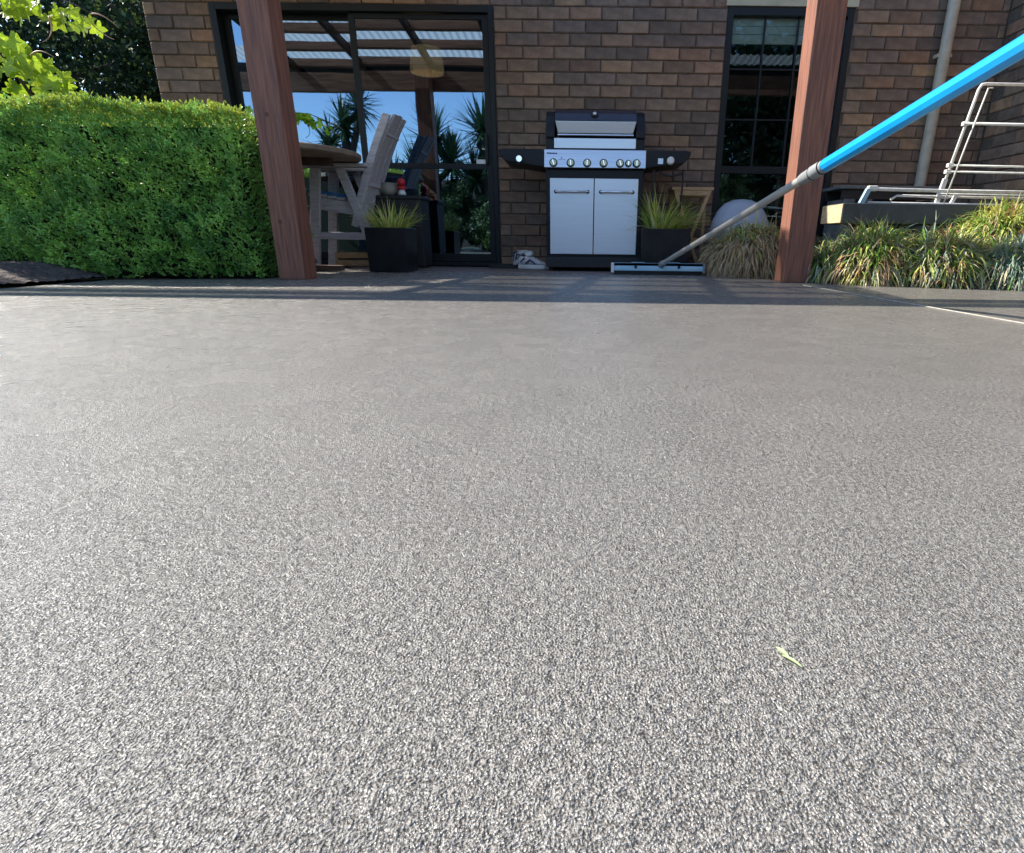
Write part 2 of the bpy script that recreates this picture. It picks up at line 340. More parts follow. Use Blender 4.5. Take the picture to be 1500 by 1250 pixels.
for r in range(32):
    z = .004+CH*(r+.5); off = (r % 2)*BL/2 + (.04 if r % 3 == 0 else 0)*0
    segs = []
    if z < DT+.04: segs += [(XL, D0-.006, 'L'), (D1+.008, W0-.006 if WB < z+.03 else W1, 'M')]
    else: segs += [(XL, W0-.006, 'T')]
    if WB < z+.03 and z < WT+.10: segs += [(W1+.006, XR, 'R')]
    elif z < DT+.04: segs += [(W1, XR, 'R')]
    else: segs += [(W0-.006, XR, 'T')]
    for s0, s1, sg in segs:
        k = math.floor((s0-off)/BL); xx = off+k*BL
        while xx < s1:
            a = max(xx+.004, s0); b = min(xx+BL-.005, s1); xx += BL
            if b-a < .03: continue
            L = round((b-a)/.004)*.004; xc = (a+b)/2
            hidden = (sg == 'L' and z < .85) or (sg == 'R' and (z < .38)) or z > 2.12 or sg == 'T' or (sg == 'M' and -.3 < xc < .5 and .03 < z < 1.2) or (sg == 'M' and xc > .9 and z < .35)
            if hidden or nb >= 298:
                rest.cur = random.randrange(10); brick_geo(rest, (xc, YF, z), L, 'f', jit=1)
            else:
                brick_obj(xc, z, L, wall); nb += 1
    for k in range(12):                      # return wall at the right, facing -x
        ya = 5.39-k*BL-off; rest2.cur = random.randrange(10); brick_geo(rest2, (XR, ya-BL/2, z), BL-.011, 'l', jit=1)
    if True:
        for k in range(12):
            ya = 5.50+k*BL+off; rest.cur = random.randrange(10)
            brick_geo(rest, (XL-.008, ya+BL/2, z), BL-.011, 'l', jit=1)
print('bricks', nb)
o = hb(rest, 'brick_courses', BRICKS); o['kind'] = 'stuff'; o.parent = wall; o.matrix_parent_inverse = Matrix.Identity(4)
o = hb(rest2, 'brick_courses', BRICKS); o['kind'] = 'stuff'; o.parent = wall2; o.matrix_parent_inverse = Matrix.Identity(4)

# sliding door
mb = MB(); t = .055
mb.box(D0, D0+t, YF-.01, YF+.14, 0.012, DT); mb.box(D1-.04, D1, YF-.01, YF+.14, 0.012, DT)
mb.box(D0+t, D1-.04, YF-.01, YF+.14, DT-.05, DT); mb.box(D0+t, D1-.04, YF-.012, YF+.14, 0.012, .045)
door = hb(mb, 'sliding_door', FRAME, bev=.003)
def panel(x0, x1, y, st):
    mb = MB(); z0, z1 = .05, DT-.055
    mb.box(x0, x0+st, y, y+.035, z0, z1); mb.box(x1-st, x1, y, y+.035, z0, z1)
    mb.box(x0+st, x1-st, y, y+.035, z0, z0+.07); mb.box(x0+st, x1-st, y, y+.035, z1-.035, z1); mb.box(x0+st, x1-st, y+.002, y+.033, .84, .885)
    hb(mb, 'door_frame', FRAME, door, bev=.002)
    for a, b in ((z0+.07, .84), (.885, z1-.035)):
        mb = MB(); mb.box(x0+st, x1-st, y+.014, y+.020, a, b); hb(mb, 'glass', GLASS, door)
panel(D0+.06, -1.90, YF+.075, .05); panel(-1.965, D1-.045, YF+.02, .05)
mb = MB(); mb.box(-.868, -.842, YF-.012, YF+.018, .88, 1.12); hb(mb, 'handle', BLACK, door, bev=.004)
mb = MB(); mb.box(-.955, -.875, YF+.026, YF+.031, .885, .92); hb(mb, 'pale_mark', WHITE, door)
mb = MB(); mb.box(-.97, -.94, YF+.026, YF+.031, 1.0, 1.008); mb.box(-.90, -.87, YF+.026, YF+.031, 1.0, 1.008); hb(mb, 'pale_mark', WHITE, door)  # small white marks on the door panel
# window
mb = MB(); t = .05; y0 = YF+.0
mb.box(W0, W0+t, y0, y0+.12, WB, WT-.0); mb.box(W1-t, W1, y0, y0+.12, WB, WT); mb.box(W0+t, W1-t, y0, y0+.12, WT-.06, WT); mb.box(W0+t, W1-t, y0, y0+.12, WB, WB+.05)
mb.box(W0+t, W1-t, y0+.02, y0+.08, .83, .89)
win = hb(mb, 'window', FRAME, bev=.003)
mb = MB(); mb.box(W0-.02, W1+.02, y0-.03, y0+.12, WB-.045, WB-.003); hb(mb, 'sill', BRICKS[3], win, bev=.004)
for x in (1.487, 1.765, 2.04):
    mb = MB(); mb.box(x-.007, x+.007, y0+.033, y0+.047, .892, WT-.062); hb(mb, 'muntin', FRAME, win)
for z in (1.64, 1.26):
    mb = MB(); mb.box(W0+t, W1-t, y0+.034, y0+.045, z-.006, z+.006); hb(mb, 'muntin', FRAME, win)
mb = MB(); mb.box(W0+t, W1-t, y0+.052, y0+.056, .89, WT-.06); hb(mb, 'glass', GLASSW, win)
mb = MB(); mb.box(W0+t, W1-t, y0+.052, y0+.056, WB+.05, .83); hb(mb, 'glass', GLASSW, win)
mb = MB()
for k in range(3): mb.box(W0+.05, W1-.05, y0+.068, y0+.074+.002*k, 1.842+.06*k, 1.898+.06*k)
mb.box(W0+.05, W1-.05, y0+.066, y0+.085, 1.832, 1.842)
hb(mb, 'blind', BLIND, win)
mb = MB(); mb.box(W0-.02, W1+.02, YF-.012, YF+.1, WT+.003, WT+.075); hb(mb, 'lintel', CREAM)
# room behind glass
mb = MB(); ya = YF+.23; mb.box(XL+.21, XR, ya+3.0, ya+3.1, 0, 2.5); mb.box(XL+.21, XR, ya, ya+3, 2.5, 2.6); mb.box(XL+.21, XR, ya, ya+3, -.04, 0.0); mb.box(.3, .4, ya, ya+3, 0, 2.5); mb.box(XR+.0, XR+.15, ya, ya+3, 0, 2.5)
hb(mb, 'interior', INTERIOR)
mb = MB(); mb.prism([(YF-.03, 2.62), (YF-.03, 2.70), (9.5, 4.0), (9.5, 3.92)], XL-.3, XR+1.5, 'x'); hb(mb, 'roof', GREYW)
# downpipe
mb = MB(); mb.tube([(2.965, YF-.055, .02), (2.965, YF-.055, 2.95)], .045, 14); dp = hb(mb, 'downpipe', DPIPE); smooth_by_angle(dp)
mb = MB(); mb.box(2.905, 3.025, YF-.06, YF+.0, 1.72, 1.745); mb.box(2.905, 3.025, YF-.06, YF, .62, .645); hb(mb, 'pipe_bracket', DPIPE, dp)

# ------------------------------------------------------------------ pergola
per = empty('pergola', 'timber verandah pergola with two brown posts and translucent roof sheets', 'pergola', (0, 3.8, 0))
def ph(mb, name, mats, **k):
    o = mb.build(name, mats, None, **k); o.parent = per; o.matrix_parent_inverse = Matrix.Translation(Vector((0, -3.8, 0))); return o
for (x0, x1, ya, yb, lb) in ((-1.905, -1.738, 3.60, 3.765, 'shaded brown timber post beside the hedge'), (1.345, 1.525, 3.86, 4.04, 'sunlit orange brown timber post beside the bench')):
    mb = MB(); mb.box(x0, x1, ya, yb, 0, 2.06); p = ph(mb, 'post', POSTW, bev=.006); p['label'] = lb
    for kx, kz in ([(x0+.075, .92), (x0+.06, .34)] if x0 < 0 else []):
        mb = MB(); mb.lathe([(.0, -.001), (.013, -.001), (.006, .001), (0, .001)], (kx, ya-.0005, kz), 10, 'y'); k = ph(mb, 'knot', KNOT); k.parent = p; k.matrix_parent_inverse = Matrix.Identity(4)
ZB = 1.86
for xa, xb in ((-7, -.8), (-.8, 3.4)):
    mb = MB(); mb.box(xa, xb-.002, 3.52, 3.59, ZB, ZB+.19); ph(mb, 'beam', BEAMW, bev=.004)
def zr(y): return 2.06+(y-3.2)*.11
for x in (-3.36, -2.55, -1.75, -1.0):
    mb = MB(); mb.beam((x, 3.47, zr(3.47)+.02), (x, 5.38, zr(5.38)+.02), .045, .075); ph(mb, 'rafter', RAFT)
y = 3.55
while y < 5.38:
    mb = MB(); mb.box(-3.4, -.97, y-.04, y+.04, zr(y)+.02, zr(y)+.095); ph(mb, 'batten', BEAMW); y += .42
def sheet(x0, x1, ya, yb):
    mb = MB(); n = int((x1-x0)/.02); vs = []; fs = []
    for i in range(n+1):
        x = x0+(x1-x0)*i/n; dz = .009*sin(2*pi*x/.076)
        vs += [(x, ya, zr(ya)+.108+dz), (x, yb, zr(yb)+.108+dz)]
    fs = [(2*i, 2*i+1, 2*i+3, 2*i+2) for i in range(n)]
    mb.add(vs, fs); ph(mb, 'roof_sheet', SHEET, smooth=True, recalc=False)
sheet(-7, -3.405, 3.46, 3.85)
x = -3.4
while x < -1.0:
    sheet(x, min(x+.8125, -.96)-.002, 3.46, 5.39); x += .8125
sheet(-.955, 3.4, 3.46, 3.72)
mb = MB(); mb.box(-7, 3.4, 3.37, 3.455, zr(3.4)-.02, zr(3.4)+.10); ph(mb, 'gutter', FRAME)

mb = MB(); mb.tube([(0, 0, .12), (0, 0, .67)], .004, 6); lampo = empty('pendant_lamp', 'tan woven pendant lampshade glowing dimly inside the room behind the sliding door', 'lamp', (-1.53, 6.2, 1.80))
mb.build('cord', BLACKM, lampo)
mb = MB(); mb.lathe([(.155, -.03), (.16, 0), (.15, .10), (.14, .17), (.06, .175), (.06, .17), (.13, .16), (.145, .08), (.15, 0), (.15, -.03)], (0, 0, 0), 32); mb.build('lamp_shade', SHADEW, lampo, smooth=True)

# ------------------------------------------------------------------ foliage helpers
def rnd_unit():
    while True:
        v = Vector((random.uniform(-1, 1), random.uniform(-1, 1), random.uniform(-1, 1)))
        if .05 < v.length < 1: return v.normalized()
def leafquad(mb, p, d, nrm, L, w):
    s = d.cross(nrm)
    if s.length < 1e-3: s = d.orthogonal()
    s.normalize(); nn = s.cross(d).normalized()
    mb.add([p, p+d*L*.5+s*w*.5+nn*w*.12, p+d*L, p+d*L*.5-s*w*.5+nn*w*.12], [(0, 1, 2, 3)])
# hedge
def hedge():
    root = empty('box_hedge', 'clipped dark green box hedge with yellow new growth on top, left of the post', 'hedge', (-3.6, 3.9, 0))
    x0, x1, ztop = -6.6, -2.03, .925
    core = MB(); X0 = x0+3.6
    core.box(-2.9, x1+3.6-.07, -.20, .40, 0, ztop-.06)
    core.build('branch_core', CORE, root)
    mb = MB()
    # front face follows y = 3.42 -> 3.66 towards the right end
    def yfront(x): return 3.44+(min(x, -2.0)+2.84)*.22 if x > -2.84 else 3.44
    clumps = [(random.uniform(-4.6, x1), random.uniform(0, ztop), random.uniform(.04, .10), random.uniform(-.03, .045)) for _ in range(420)]
    def bulge(x, z):
        b = 0
        for cx, cz, r, a in bl:
            d2 = ((x-cx)**2+(z-cz)**2)/(r*r)
            if d2 < 4: b += a*math.exp(-d2)
        return b
    random.seed(11)
    for t in range(25000):
        x = random.uniform(-4.9, x1); z = ztop*random.random()**.95
        if x < -3.4 and random.random() < .3: continue
        face = random.random()
        bl = clumps_near(clumps, x)
        b = bulge(x, z)
        dep = abs(random.gauss(0, .045))
        if face < .86:
            p = Vector((x+3.6, yfront(x)-3.9-b+dep, z+.01)); out = Vector((0, -1, .35))
        else:
            yy = random.uniform(-.4, .4); p = Vector((x1+3.6+b*.5-dep+.0, yy, z)); out = Vector((1, 0, .35))
            if yy+3.9 < yfront(x1): continue
        # a twig tip with 3-4 little leaves
        tw = (out+rnd_unit()*.7+Vector((0, 0, .35))).normalized()
        mb.cur = 1 if (z > ztop-.06 and random.random() < .5) or random.random() < .012 else 0
        for q in range(4):
            d = (tw+rnd_unit()*.75).normalized(); leafquad(mb, p+tw*q*.008, d, (out+rnd_unit()*.5).normalized(), random.uniform(.013, .023), random.uniform(.009, .013))
    for t in range(9000):                     # top
        x = random.uniform(-4.9, x1+.01); yy = yfront(x)-3.9 + .78*random.random()**1.5
        bl = clumps_near(clumps, x); hgt = random.random()**3*.045
        p = Vector((x+3.6, yy, ztop-.015+.3*bulge(x, (yy*3) % ztop)+hgt)); tw = (Vector((0, -.15, 1))+rnd_unit()*.5).normalized()
        mb.cur = 1 if random.random() < .8 else 0
        for q in range(3):
            d = (tw+rnd_unit()*.7).normalized(); leafquad(mb, p+tw*q*.009, d, rnd_unit(), random.uniform(.014, .024), random.uniform(.009, .014))
    f = mb.build('foliage', [LEAFH, LEAFT], root, recalc=False); f['kind'] = 'stuff'
def clumps_near(c, x): return [k for k in c if abs(k[0]-x) < .2]
hedge()

# trees
def crown(mb, c, rx, ry, rz, n, size, mi=(0,), clumpn=40, w=.6, shell=.55):
    c = Vector(c); cl = []
    for _ in range(clumpn):
        d = rnd_unit(); r = random.uniform(shell, 1)
        cl.append((c+Vector((d.x*rx*r, d.y*ry*r, d.z*rz*r)), random.uniform(.16, .34)*min(rx, ry, rz)))
    for i in range(n):
        q, r = random.choice(cl); p = q+rnd_unit()*r*random.uniform(.3, 1.1)
        mb.cur = random.choice(mi); leafquad(mb, p, (rnd_unit()+Vector((0, 0, -.3))).normalized(), rnd_unit(), size*random.uniform(.6, 1.3), size*w*random.uniform(.6, 1.2))
def tree(name, label, cat, x, y, h, cz, rx, rz, n, size, mats, tr=.12, clumpn=60, group=None, shell=.5):
    root = empty(name, label, cat, (x, y, -.05), group=group)
    mb = MB(); pts = [(0, 0, 0), (.05, .03, h*.3), (-.04, .05, h*.55), (.02, 0, h*.85)]; mb.tube(pts, [tr, tr*.8, tr*.6, tr*.25], 10)
    for k in range(7):
        a = k*.9+random.random(); z = h*(.35+.06*k); mb.tube([(0, 0, z), (cos(a)*rx*.4, sin(a)*rx*.4, z+h*.1), (cos(a)*rx*.75, sin(a)*rx*.75, z+h*.16)], [tr*.4, tr*.25, tr*.08], 6)
    mb.build('trunk', BARK, root, smooth=True)
    mb = MB(); crown(mb, (0, 0, cz), rx, rx, rz, n, size, tuple(range(len(mats))) if len(mats) > 1 else (0,), clumpn, shell=shell)
    f = mb.build('crown', mats, root, recalc=False)
    return root
random.seed(21)
tree('evergreen_tree', 'dense dark evergreen tree behind the hedge, against the house corner', 'tree', -4.75, 7.3, 4.2, 1.75, 1.05, 1.9, 16000, .075, [LEAFD, LEAFD, LEAFD, LEAFD, LEAFB], clumpn=160, shell=.1)
tree('evergreen_tree', 'dense dark evergreen tree at the left edge of the photo, behind the vine', 'tree', -6.6, 7.0, 4.4, 1.9, 1.5, 2.1, 18000, .075, [LEAFD, LEAFD, LEAFD, LEAFD, LEAFD, LEAFB], clumpn=180, shell=.1)
tree('evergreen_tree', 'dark tree filling the gap far behind the other two evergreens', 'tree', -7.2, 10.5, 6.5, 2.9, 3.0, 3.4, 20000, .13, [LEAFD], clumpn=200, shell=.1)

# grape vine branch
def vine():
    root = empty('grape_vine', 'sunlit lime green grape vine arching over the hedge at top left', 'vine', (-3.96, 3.92, 0))
    def P(x, z, y=0): return ((x+3.3)*1.2, y, max(0, .26+(z-.26)*1.2))
    stem = MB()
    stem.tube([P(-3.45, 0, .2), P(-3.35, .6, .12), P(-3.12, .78, .05), P(-2.86, .92, 0), P(-2.92, 1.07, -.02), P(-3.05, 1.25, 0)], [.02, .018, .014, .012, .011, .009], 8)
    stem.tube([P(-3.05, 1.25), P(-2.85, 1.36, -.04), P(-2.62, 1.36, -.06), P(-2.48, 1.31, -.06), P(-2.40, 1.27, -.05)], [.009, .007, .005, .004, .002], 6)
    stem.build('stem', BARK, root, smooth=True)
    # lobed leaf
    mb = MB(); n = 26; pts = []
    for k in range(n):
        a = 2*pi*k/n; r = .5*(1+.28*cos(5*a)+.06*cos(15*a)) * (1 if abs(a-pi) > .25 else .45)
        pts.append((r*cos(a)+.3, r*sin(a), .10*abs(sin(a))*r+random.uniform(-.02, .02)))
    mb.add([(.05, 0, 0)]+pts, [(0, 1+k, 1+(k+1) % n) for k in range(n)])
    me = mb.mesh('leaf', LEAFV)
    random.seed(5)
    spots = []
    for _ in range(46): spots.append((random.uniform(-3.35, -2.78), random.uniform(1.08, 1.40)))
    for k in range(26): t = k/25; spots.append((-2.95+t*.50+random.uniform(-.02, .02), 1.37-.10*t*t+random.uniform(-.05, .02)-.02))
    for _ in range(34): t = random.random(); spots.append((-3.0+t*.35+random.uniform(-.08, .04), 1.20-t*.28+random.uniform(-.05, .05)))
    for _ in range(16): spots.append((random.uniform(-3.3, -2.95), random.uniform(.92, 1.05)))
    for i, (x, z) in enumerate(spots):
        o = bpy.data.objects.new('leaf', me); COL.objects.link(o); o.parent = root
        o.location = P(x, z, random.uniform(-.12, .12)); s = random.uniform(.065, .12)*(.7 if x > -2.6 else 1)
        o.scale = (s, s, s); o.rotation_euler = (random.uniform(.5, 1.9), random.uniform(.1, 1.3), random.uniform(-.8, .8))
    for a in ([P(-2.43, 1.28, -.05), P(-2.38, 1.29, -.06), P(-2.33, 1.25, -.06), P(-2.30, 1.22, -.06)],
              [P(-2.46, 1.27, -.05), P(-2.42, 1.22, -.06), P(-2.37, 1.18, -.07), P(-2.33, 1.17, -.07)],
              [P(-2.64, 1.27, -.05), P(-2.62, 1.21, -.06), P(-2.64, 1.17, -.07), P(-2.69, 1.155, -.07)],
              [P(-2.78, 1.10, -.05), P(-2.74, 1.13, -.06), P(-2.69, 1.12, -.07), P(-2.65, 1.09, -.07)]):
        a = [Vector(v) for v in a]; pts = []
        for k in range(13):
            u = k/12; pts.append(a[0]*(1-u)**3+a[1]*3*u*(1-u)**2+a[2]*3*u*u*(1-u)+a[3]*u**3)
        mb = MB(); mb.tube(pts, [.0045-.0025*k/12 for k in range(13)], 6); mb.build('tendril', TENDRIL, root, smooth=True)
vine()

# ------------------------------------------------------------------ grasses
def blade(mb, p, d, L, w, droop, segs=4):
    p = Vector(p); d = Vector(d).normalized(); s = d.cross(Vector((0, 0, 1)))
    s = s.normalized() if s.length > .05 else rnd_unit().cross(d).normalized()
    s = (s+rnd_unit()*.35).normalized()
    vs = []; st = L/segs
    for i in range(segs+1):
        ww = w*(1-(i/segs)**2)*.5+w*.04
        vs += [p-s*ww, p+s*ww]; p = p+d*st
        if p.z < .006: p.z = .006
        d = (d+Vector((0, 0, -droop/segs))+rnd_unit()*.05).normalized()
    mb.add(vs, [(2*i, 2*i+1, 2*i+3, 2*i+2) for i in range(segs)])
def mound(label, c, rx, ry, rz, n, matsel, Lr=(.13, .26), w=.009, droop=1.7, yaw=0, up=.7, group='mounds of strappy grass in the garden bed'):
    root = empty('grass_clump', label, 'grass', (c[0], c[1], -.02), yaw, group)
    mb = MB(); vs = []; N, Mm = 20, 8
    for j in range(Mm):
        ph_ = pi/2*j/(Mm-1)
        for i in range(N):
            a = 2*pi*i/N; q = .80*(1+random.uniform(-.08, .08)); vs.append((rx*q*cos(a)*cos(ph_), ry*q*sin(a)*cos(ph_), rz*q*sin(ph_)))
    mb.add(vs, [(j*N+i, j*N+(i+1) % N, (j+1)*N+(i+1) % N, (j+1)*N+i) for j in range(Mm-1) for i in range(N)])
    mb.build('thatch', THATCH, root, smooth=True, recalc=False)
    mb = MB(); mats = [GG, GB, GY, GD, GO, GP]
    for _ in range(n):
        a = random.uniform(-pi, pi)
        if sin(a) > .3 and random.random() < .6: a = -a
        zz = random.random()**.8; ph_ = math.asin(zz)
        nrm = Vector((cos(a)*cos(ph_)/rx, sin(a)*cos(ph_)/ry, sin(ph_)/rz)).normalized()
        p = Vector((rx*.85*cos(a)*cos(ph_), ry*.85*sin(a)*cos(ph_), rz*.85*sin(ph_)))
        d = nrm*.9+Vector((0, 0, up*.7))+rnd_unit()*.9
        if zz < .45: d = nrm*.7+Vector((0, 0, .05))+rnd_unit()*.95
        mb.cur = matsel(cos(a), sin(a), zz); L = random.uniform(*Lr)*(.75 if zz < .4 else 1)
        blade(mb, p, d, L, w*random.uniform(.7, 1.3), droop*random.uniform(.6, 2.0))
    mb.build('blades', mats, root, recalc=False)['kind'] = 'stuff'
def sel(weights_top, weights_low, cut=.55):
    def f(cx, sy, zz):
        wts = weights_top if zz+random.uniform(-.15, .15) > cut else weights_low
        return random.choices(range(6), wts)[0]
    return f
#            green blue yellow dead rust pale
random.seed(31)
mound('brown and green grass mound left of the sunlit post, behind the squeegee pole', (1.34, 4.66), .37, .28, .36, 4800, sel((4, 3, 3, 4, .5, 2), (0, .2, .4, 9, 2, 3.5), .78), droop=2.0, w=.010)
mound('small green grass tuft at the foot of the sunlit post', (1.66, 4.02), .15, .15, .20, 600, sel((5, 4, 1, 1, 0, 2), (3, 5, 1, 1, 0, 2)), droop=1.6)
mound('rusty yellow and green grass mound in front of the bench end', (1.93, 3.92), .30, .26, .31, 2900, sel((6, 2, 5, 1.5, 1, 2), (1, 1, 3, 5, 5, 4), .6), w=.010)
mound('green grass mound under the middle of the bench', (2.32, 3.80), .32, .28, .29, 2700, sel((5, 2, 4, 2, 1.5, 3), (3, 2, 3, 3, 1, 5), .5), w=.010)
mound('tall bright green and orange grass mound below the clothes airer', (2.80, 4.0), .36, .30, .50, 3600, sel((7, 0, 6, 1, 3, 1), (5, 1, 4, 2, 3, 2), .5), w=.010)
mound('grey green grass mound at the right edge beside the slab', (2.72, 3.62), .28, .22, .24, 2200, sel((1, 8, .5, .5, 0, 2), (0, 7, 0, 3, .4, 2), .3), w=.010)
mound('large green grass mound cut off by the right edge of the photo', (3.3, 3.62), .36, .3, .40, 2400, sel((6, 3, 4, 1, 1, 2), (3, 4, 2, 2, 1, 2), .4), w=.010)

# ------------------------------------------------------------------ planters
def planter(label, x0, x1, yf, dpt, top, plantlabel, seed, mats, n, L, bias, w=.009):
    t = empty('planter_box', label, 'planter', ((x0+x1)/2, yf+dpt/2, .004), group='square black planters on the verandah')
    a = (x1-x0)/2; b = dpt/2; k = .96; h = top-.012
    def fr(w_, d_, z): return [(-w_, -d_, z), (w_, -d_, z), (w_, d_, z), (-w_, d_, z)]
    mb = MB(); vs = fr(a*k, b*k, 0)+fr(a, b, h)+fr(a-.022, b-.022, h)+fr(a-.03, b-.03, h-.05); fs = [(3, 2, 1, 0)]
    for r in range(3): fs += [(r*4+i, r*4+(i+1) % 4, r*4+4+(i+1) % 4, r*4+4+i) for i in range(4)]
    mb.add(vs, fs); mb.build('pot', GLAZE, t, bev=.004)
    mb = MB(); mb.add(fr(a-.028, b-.028, h-.03), [(0, 1, 2, 3)]); mb.build('soil', SOIL, t)
    random.seed(seed); g = empty('potted_grass', plantlabel, 'plant', ((x0+x1)/2, yf+dpt/2, top-.03))
    mb = MB(); pm = MB()
    for _ in range(n):
        rr = random.random()**.5*.11; an = random.uniform(0, 2*pi); p = Vector((cos(an)*rr*1.2, sin(an)*rr, 0))
        d = Vector((cos(an)*.75+bias+random.uniform(-.25, .25), sin(an)*.6, random.uniform(.5, 1.5)))
        mb.cur = random.choices(range(len(mats)), [6, 3, 1][:len(mats)])[0]
        blade(mb, p, d, random.uniform(*L), w*random.uniform(.7, 1.2), random.uniform(.2, 1.5), 6)
    mb.build('blades', mats, g, recalc=False)['kind'] = 'stuff'
    return g
planter('black square planter in front of the wooden chair', -1.655, -1.345, 4.45, .30, .335, 'spiky yellow green grass in the planter by the sliding door', 3, [GY, GG, GP], 210, (.14, .30), 0.0)
g = planter('black square planter between barbecue and grass mound', .47, .86, 4.72, .34, .355, 'long pale green grass spilling out of the planter beside the barbecue', 8, [GY, GG, GP], 330, (.16, .40), .35, w=.010)
mb = MB()
for q in (((-.12, -.05, .02), (-.9, -.5, .45), .36), ((-.12, -.08, .02), (-1, -.5, .25), .30), ((-.1, -.1, 0), (-.7, -.6, .5), .42), ((-.08, -.06, .02), (-.8, -.3, .9), .34)):
    blade(mb, q[0], q[1], q[2], .011, 2.0, 9)
mb.build('drooping_blade', GP, g, recalc=False)

# ------------------------------------------------------------------ barbecue
def bbq():
    YB = 4.85
    t = empty('barbecue', 'six burner stainless steel barbecue with black side shelves against the brick wall', 'barbecue', (.085, YB+.25, .004))
    inv = Matrix.Translation(Vector((-.085, -(YB+.25), -.004)))
    def b(mb, name, mats, par=None, **k):
        o = mb.build(name, mats, None, **k); o.parent = par or t; o.matrix_parent_inverse = inv
        if par: o.matrix_parent_inverse = Matrix.Identity(4)
        return o
    x0, x1 = -.315, .488
    mb = MB(); mb.box(x0+.01, x1-.01, YB+.022, YB+.50, .045, .79); b(mb, 'cabinet', BLACK, bev=.006)
    mb = MB(); mb.box(x0+.005, x1-.005, YB+.0, YB+.50, .035, .118); b(mb, 'plinth', BLACKM, bev=.005)
    for cx in (x0+.06, x1-.06):
        for cy in (YB+.07, YB+.43):
            mb = MB(); mb.lathe([(.0, -.012), (.02, -.012), (.022, -.008), (.022, .008), (.02, .012), (0, .012)], (cx, cy, .034), 14, 'x'); b(mb, 'castor', BLACKM)
    for a, c, hx in ((-.272, .079, (-.226, .032)), (.087, .438, (.137, .395))):
        mb = MB(); mb.box(a, c, YB+.0, YB+.022, .142, .722); d = b(mb, 'door', STEELB, bev=.003)
        mb = MB(); yh = YB-.028; z = .622
        mb.tube([(hx[0], YB, z), (hx[0], yh+.006, z), (hx[0]+.008, yh, z), (hx[1]-.008, yh, z), (hx[1], yh+.006, z), (hx[1], YB, z)], .008, 10)
        h = b(mb, 'handle', CHROME, d, smooth=True)
        mb = MB()
        for q in hx: mb.lathe([(0, -.006), (.014, -.006), (.014, 0), (0, 0)], (q, YB, z), 14, 'y')
        b(mb, 'handle_mount', BLACK, d)
    # control panel, slightly sloped
    mb = MB(); mb.prism([(YB-.03, .795), (YB-.01, .928), (YB+.1, .935), (YB+.1, .792)], x0, x1, 'x'); cp = b(mb, 'control_panel', STEEL, bev=.004)
    def onp(z): return YB-.03+(z-.795)/.133*.02
    for i, (x, r) in enumerate(((-.242, .0265), (-.106, .0265), (.024, .0265), (.154, .0265), (.284, .0265), (.349, .021), (.414, .0265))):
        z = .83; yy = onp(z)
        mb = MB(); mb.lathe([(0, -.006), (r+.005, -.006), (r+.006, -.001), (r+.006, .002), (0, .002)], (x, yy, z), 24, 'y'); b(mb, 'bezel', BLACK, cp, smooth=False)
        mb = MB(); mb.lathe([(0, -.032), (r*.80, -.032), (r*.88, -.028), (r*.96, -.006), (0, -.006)], (x, yy, z), 28, 'y')
        k = b(mb, 'knob', KNOBF, cp); smooth_by_angle(k)
        mb = MB(); a = random.uniform(-.6, .6); M = Matrix.Translation(Vector((x, yy-.034, z))) @ Matrix.Rotation(a, 4, 'Y'); mb.box(-.0035, .0035, -.006, .003, -r*.7, r*.7, M); b(mb, 'knob_ridge', CHROME, cp)
    # small unreadable blue wordmark and little mark, flat on the panel
    mb = MB(); xx = -.292
    for wq, hq in ((.008, .012), (.012, .009), (.010, .011), (.008, .008), (.013, .010), (.010, .008), (.009, .009)):
        z0 = .894; mb.box(xx, xx+wq, onp(.90)-.002, onp(.90)+.001, z0, z0+hq); xx += wq+.0015
    b(mb, 'wordmark', NAVY, cp)
    mb = MB(); z0 = .862; yy = onp(z0)-.002; mb.prism([(-.182, z0), (-.172, z0), (-.177, z0+.014)], yy, yy+.002, 'y')
    for k in range(5): mb.box(-.2+k*.011, -.193+k*.011, yy, yy+.002, z0-.008, z0-.004)
    b(mb, 'mark', NAVY, cp)
    # firebox and hood
    mb = MB(); mb.box(x0+.012, x1-.012, YB+.02, YB+.48, .93, 1.012); b(mb, 'firebox', BLACK, bev=.004)
    mb = MB(); mb.box(-.237, .405, YB-.002, YB+.018, .938, 1.010); b(mb, 'hood_skirt', STEELB, bev=.002)
    # side caps: curved profile (y,z)
    prof = [(YB+.00, 1.012), (YB+.002, 1.06), (YB+.03, 1.12), (YB+.07, 1.175), (YB+.13, 1.215), (YB+.20, 1.232), (YB+.36, 1.225), (YB+.46, 1.14), (YB+.48, 1.012)]
    for a, c in ((x0+.010, -.232), (.402, x1-.012)):
        mb = MB(); mb.prism(prof, a, c, 'x'); o = b(mb, 'hood_end', BLACK, bev=.008)
    # hood front: lower lip leaning out, then upper slope, a dark reflection painted into its colour
    hp = [(YB+.0, 1.045), (YB-.018, 1.125), (YB+.03, 1.185), (YB+.10, 1.222), (YB+.2, 1.236), (YB+.36, 1.228), (YB+.45, 1.14), (YB+.46, 1.045)]
    def hx(z): return .0 if z > 1.125 else (1.125-z)*.28
    n = len(hp); vs = [(-.228+hx(z), y, z) for y, z in hp]+[(.402-hx(z), y, z) for y, z in hp]
    mb = MB(); mb.add(vs, [tuple(range(n)), tuple(range(2*n-1, n-1, -1))]+[(i, i+n, (i+1) % n+n, (i+1) % n) for i in range(n)])
    hood = b(mb, 'hood', STEELB, bev=.003)
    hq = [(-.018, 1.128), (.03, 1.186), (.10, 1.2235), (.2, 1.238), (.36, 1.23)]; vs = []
    for y, z in hq: vs += [(-.229, YB+y-.003, z+.002), (.403, YB+y-.003, z+.002)]
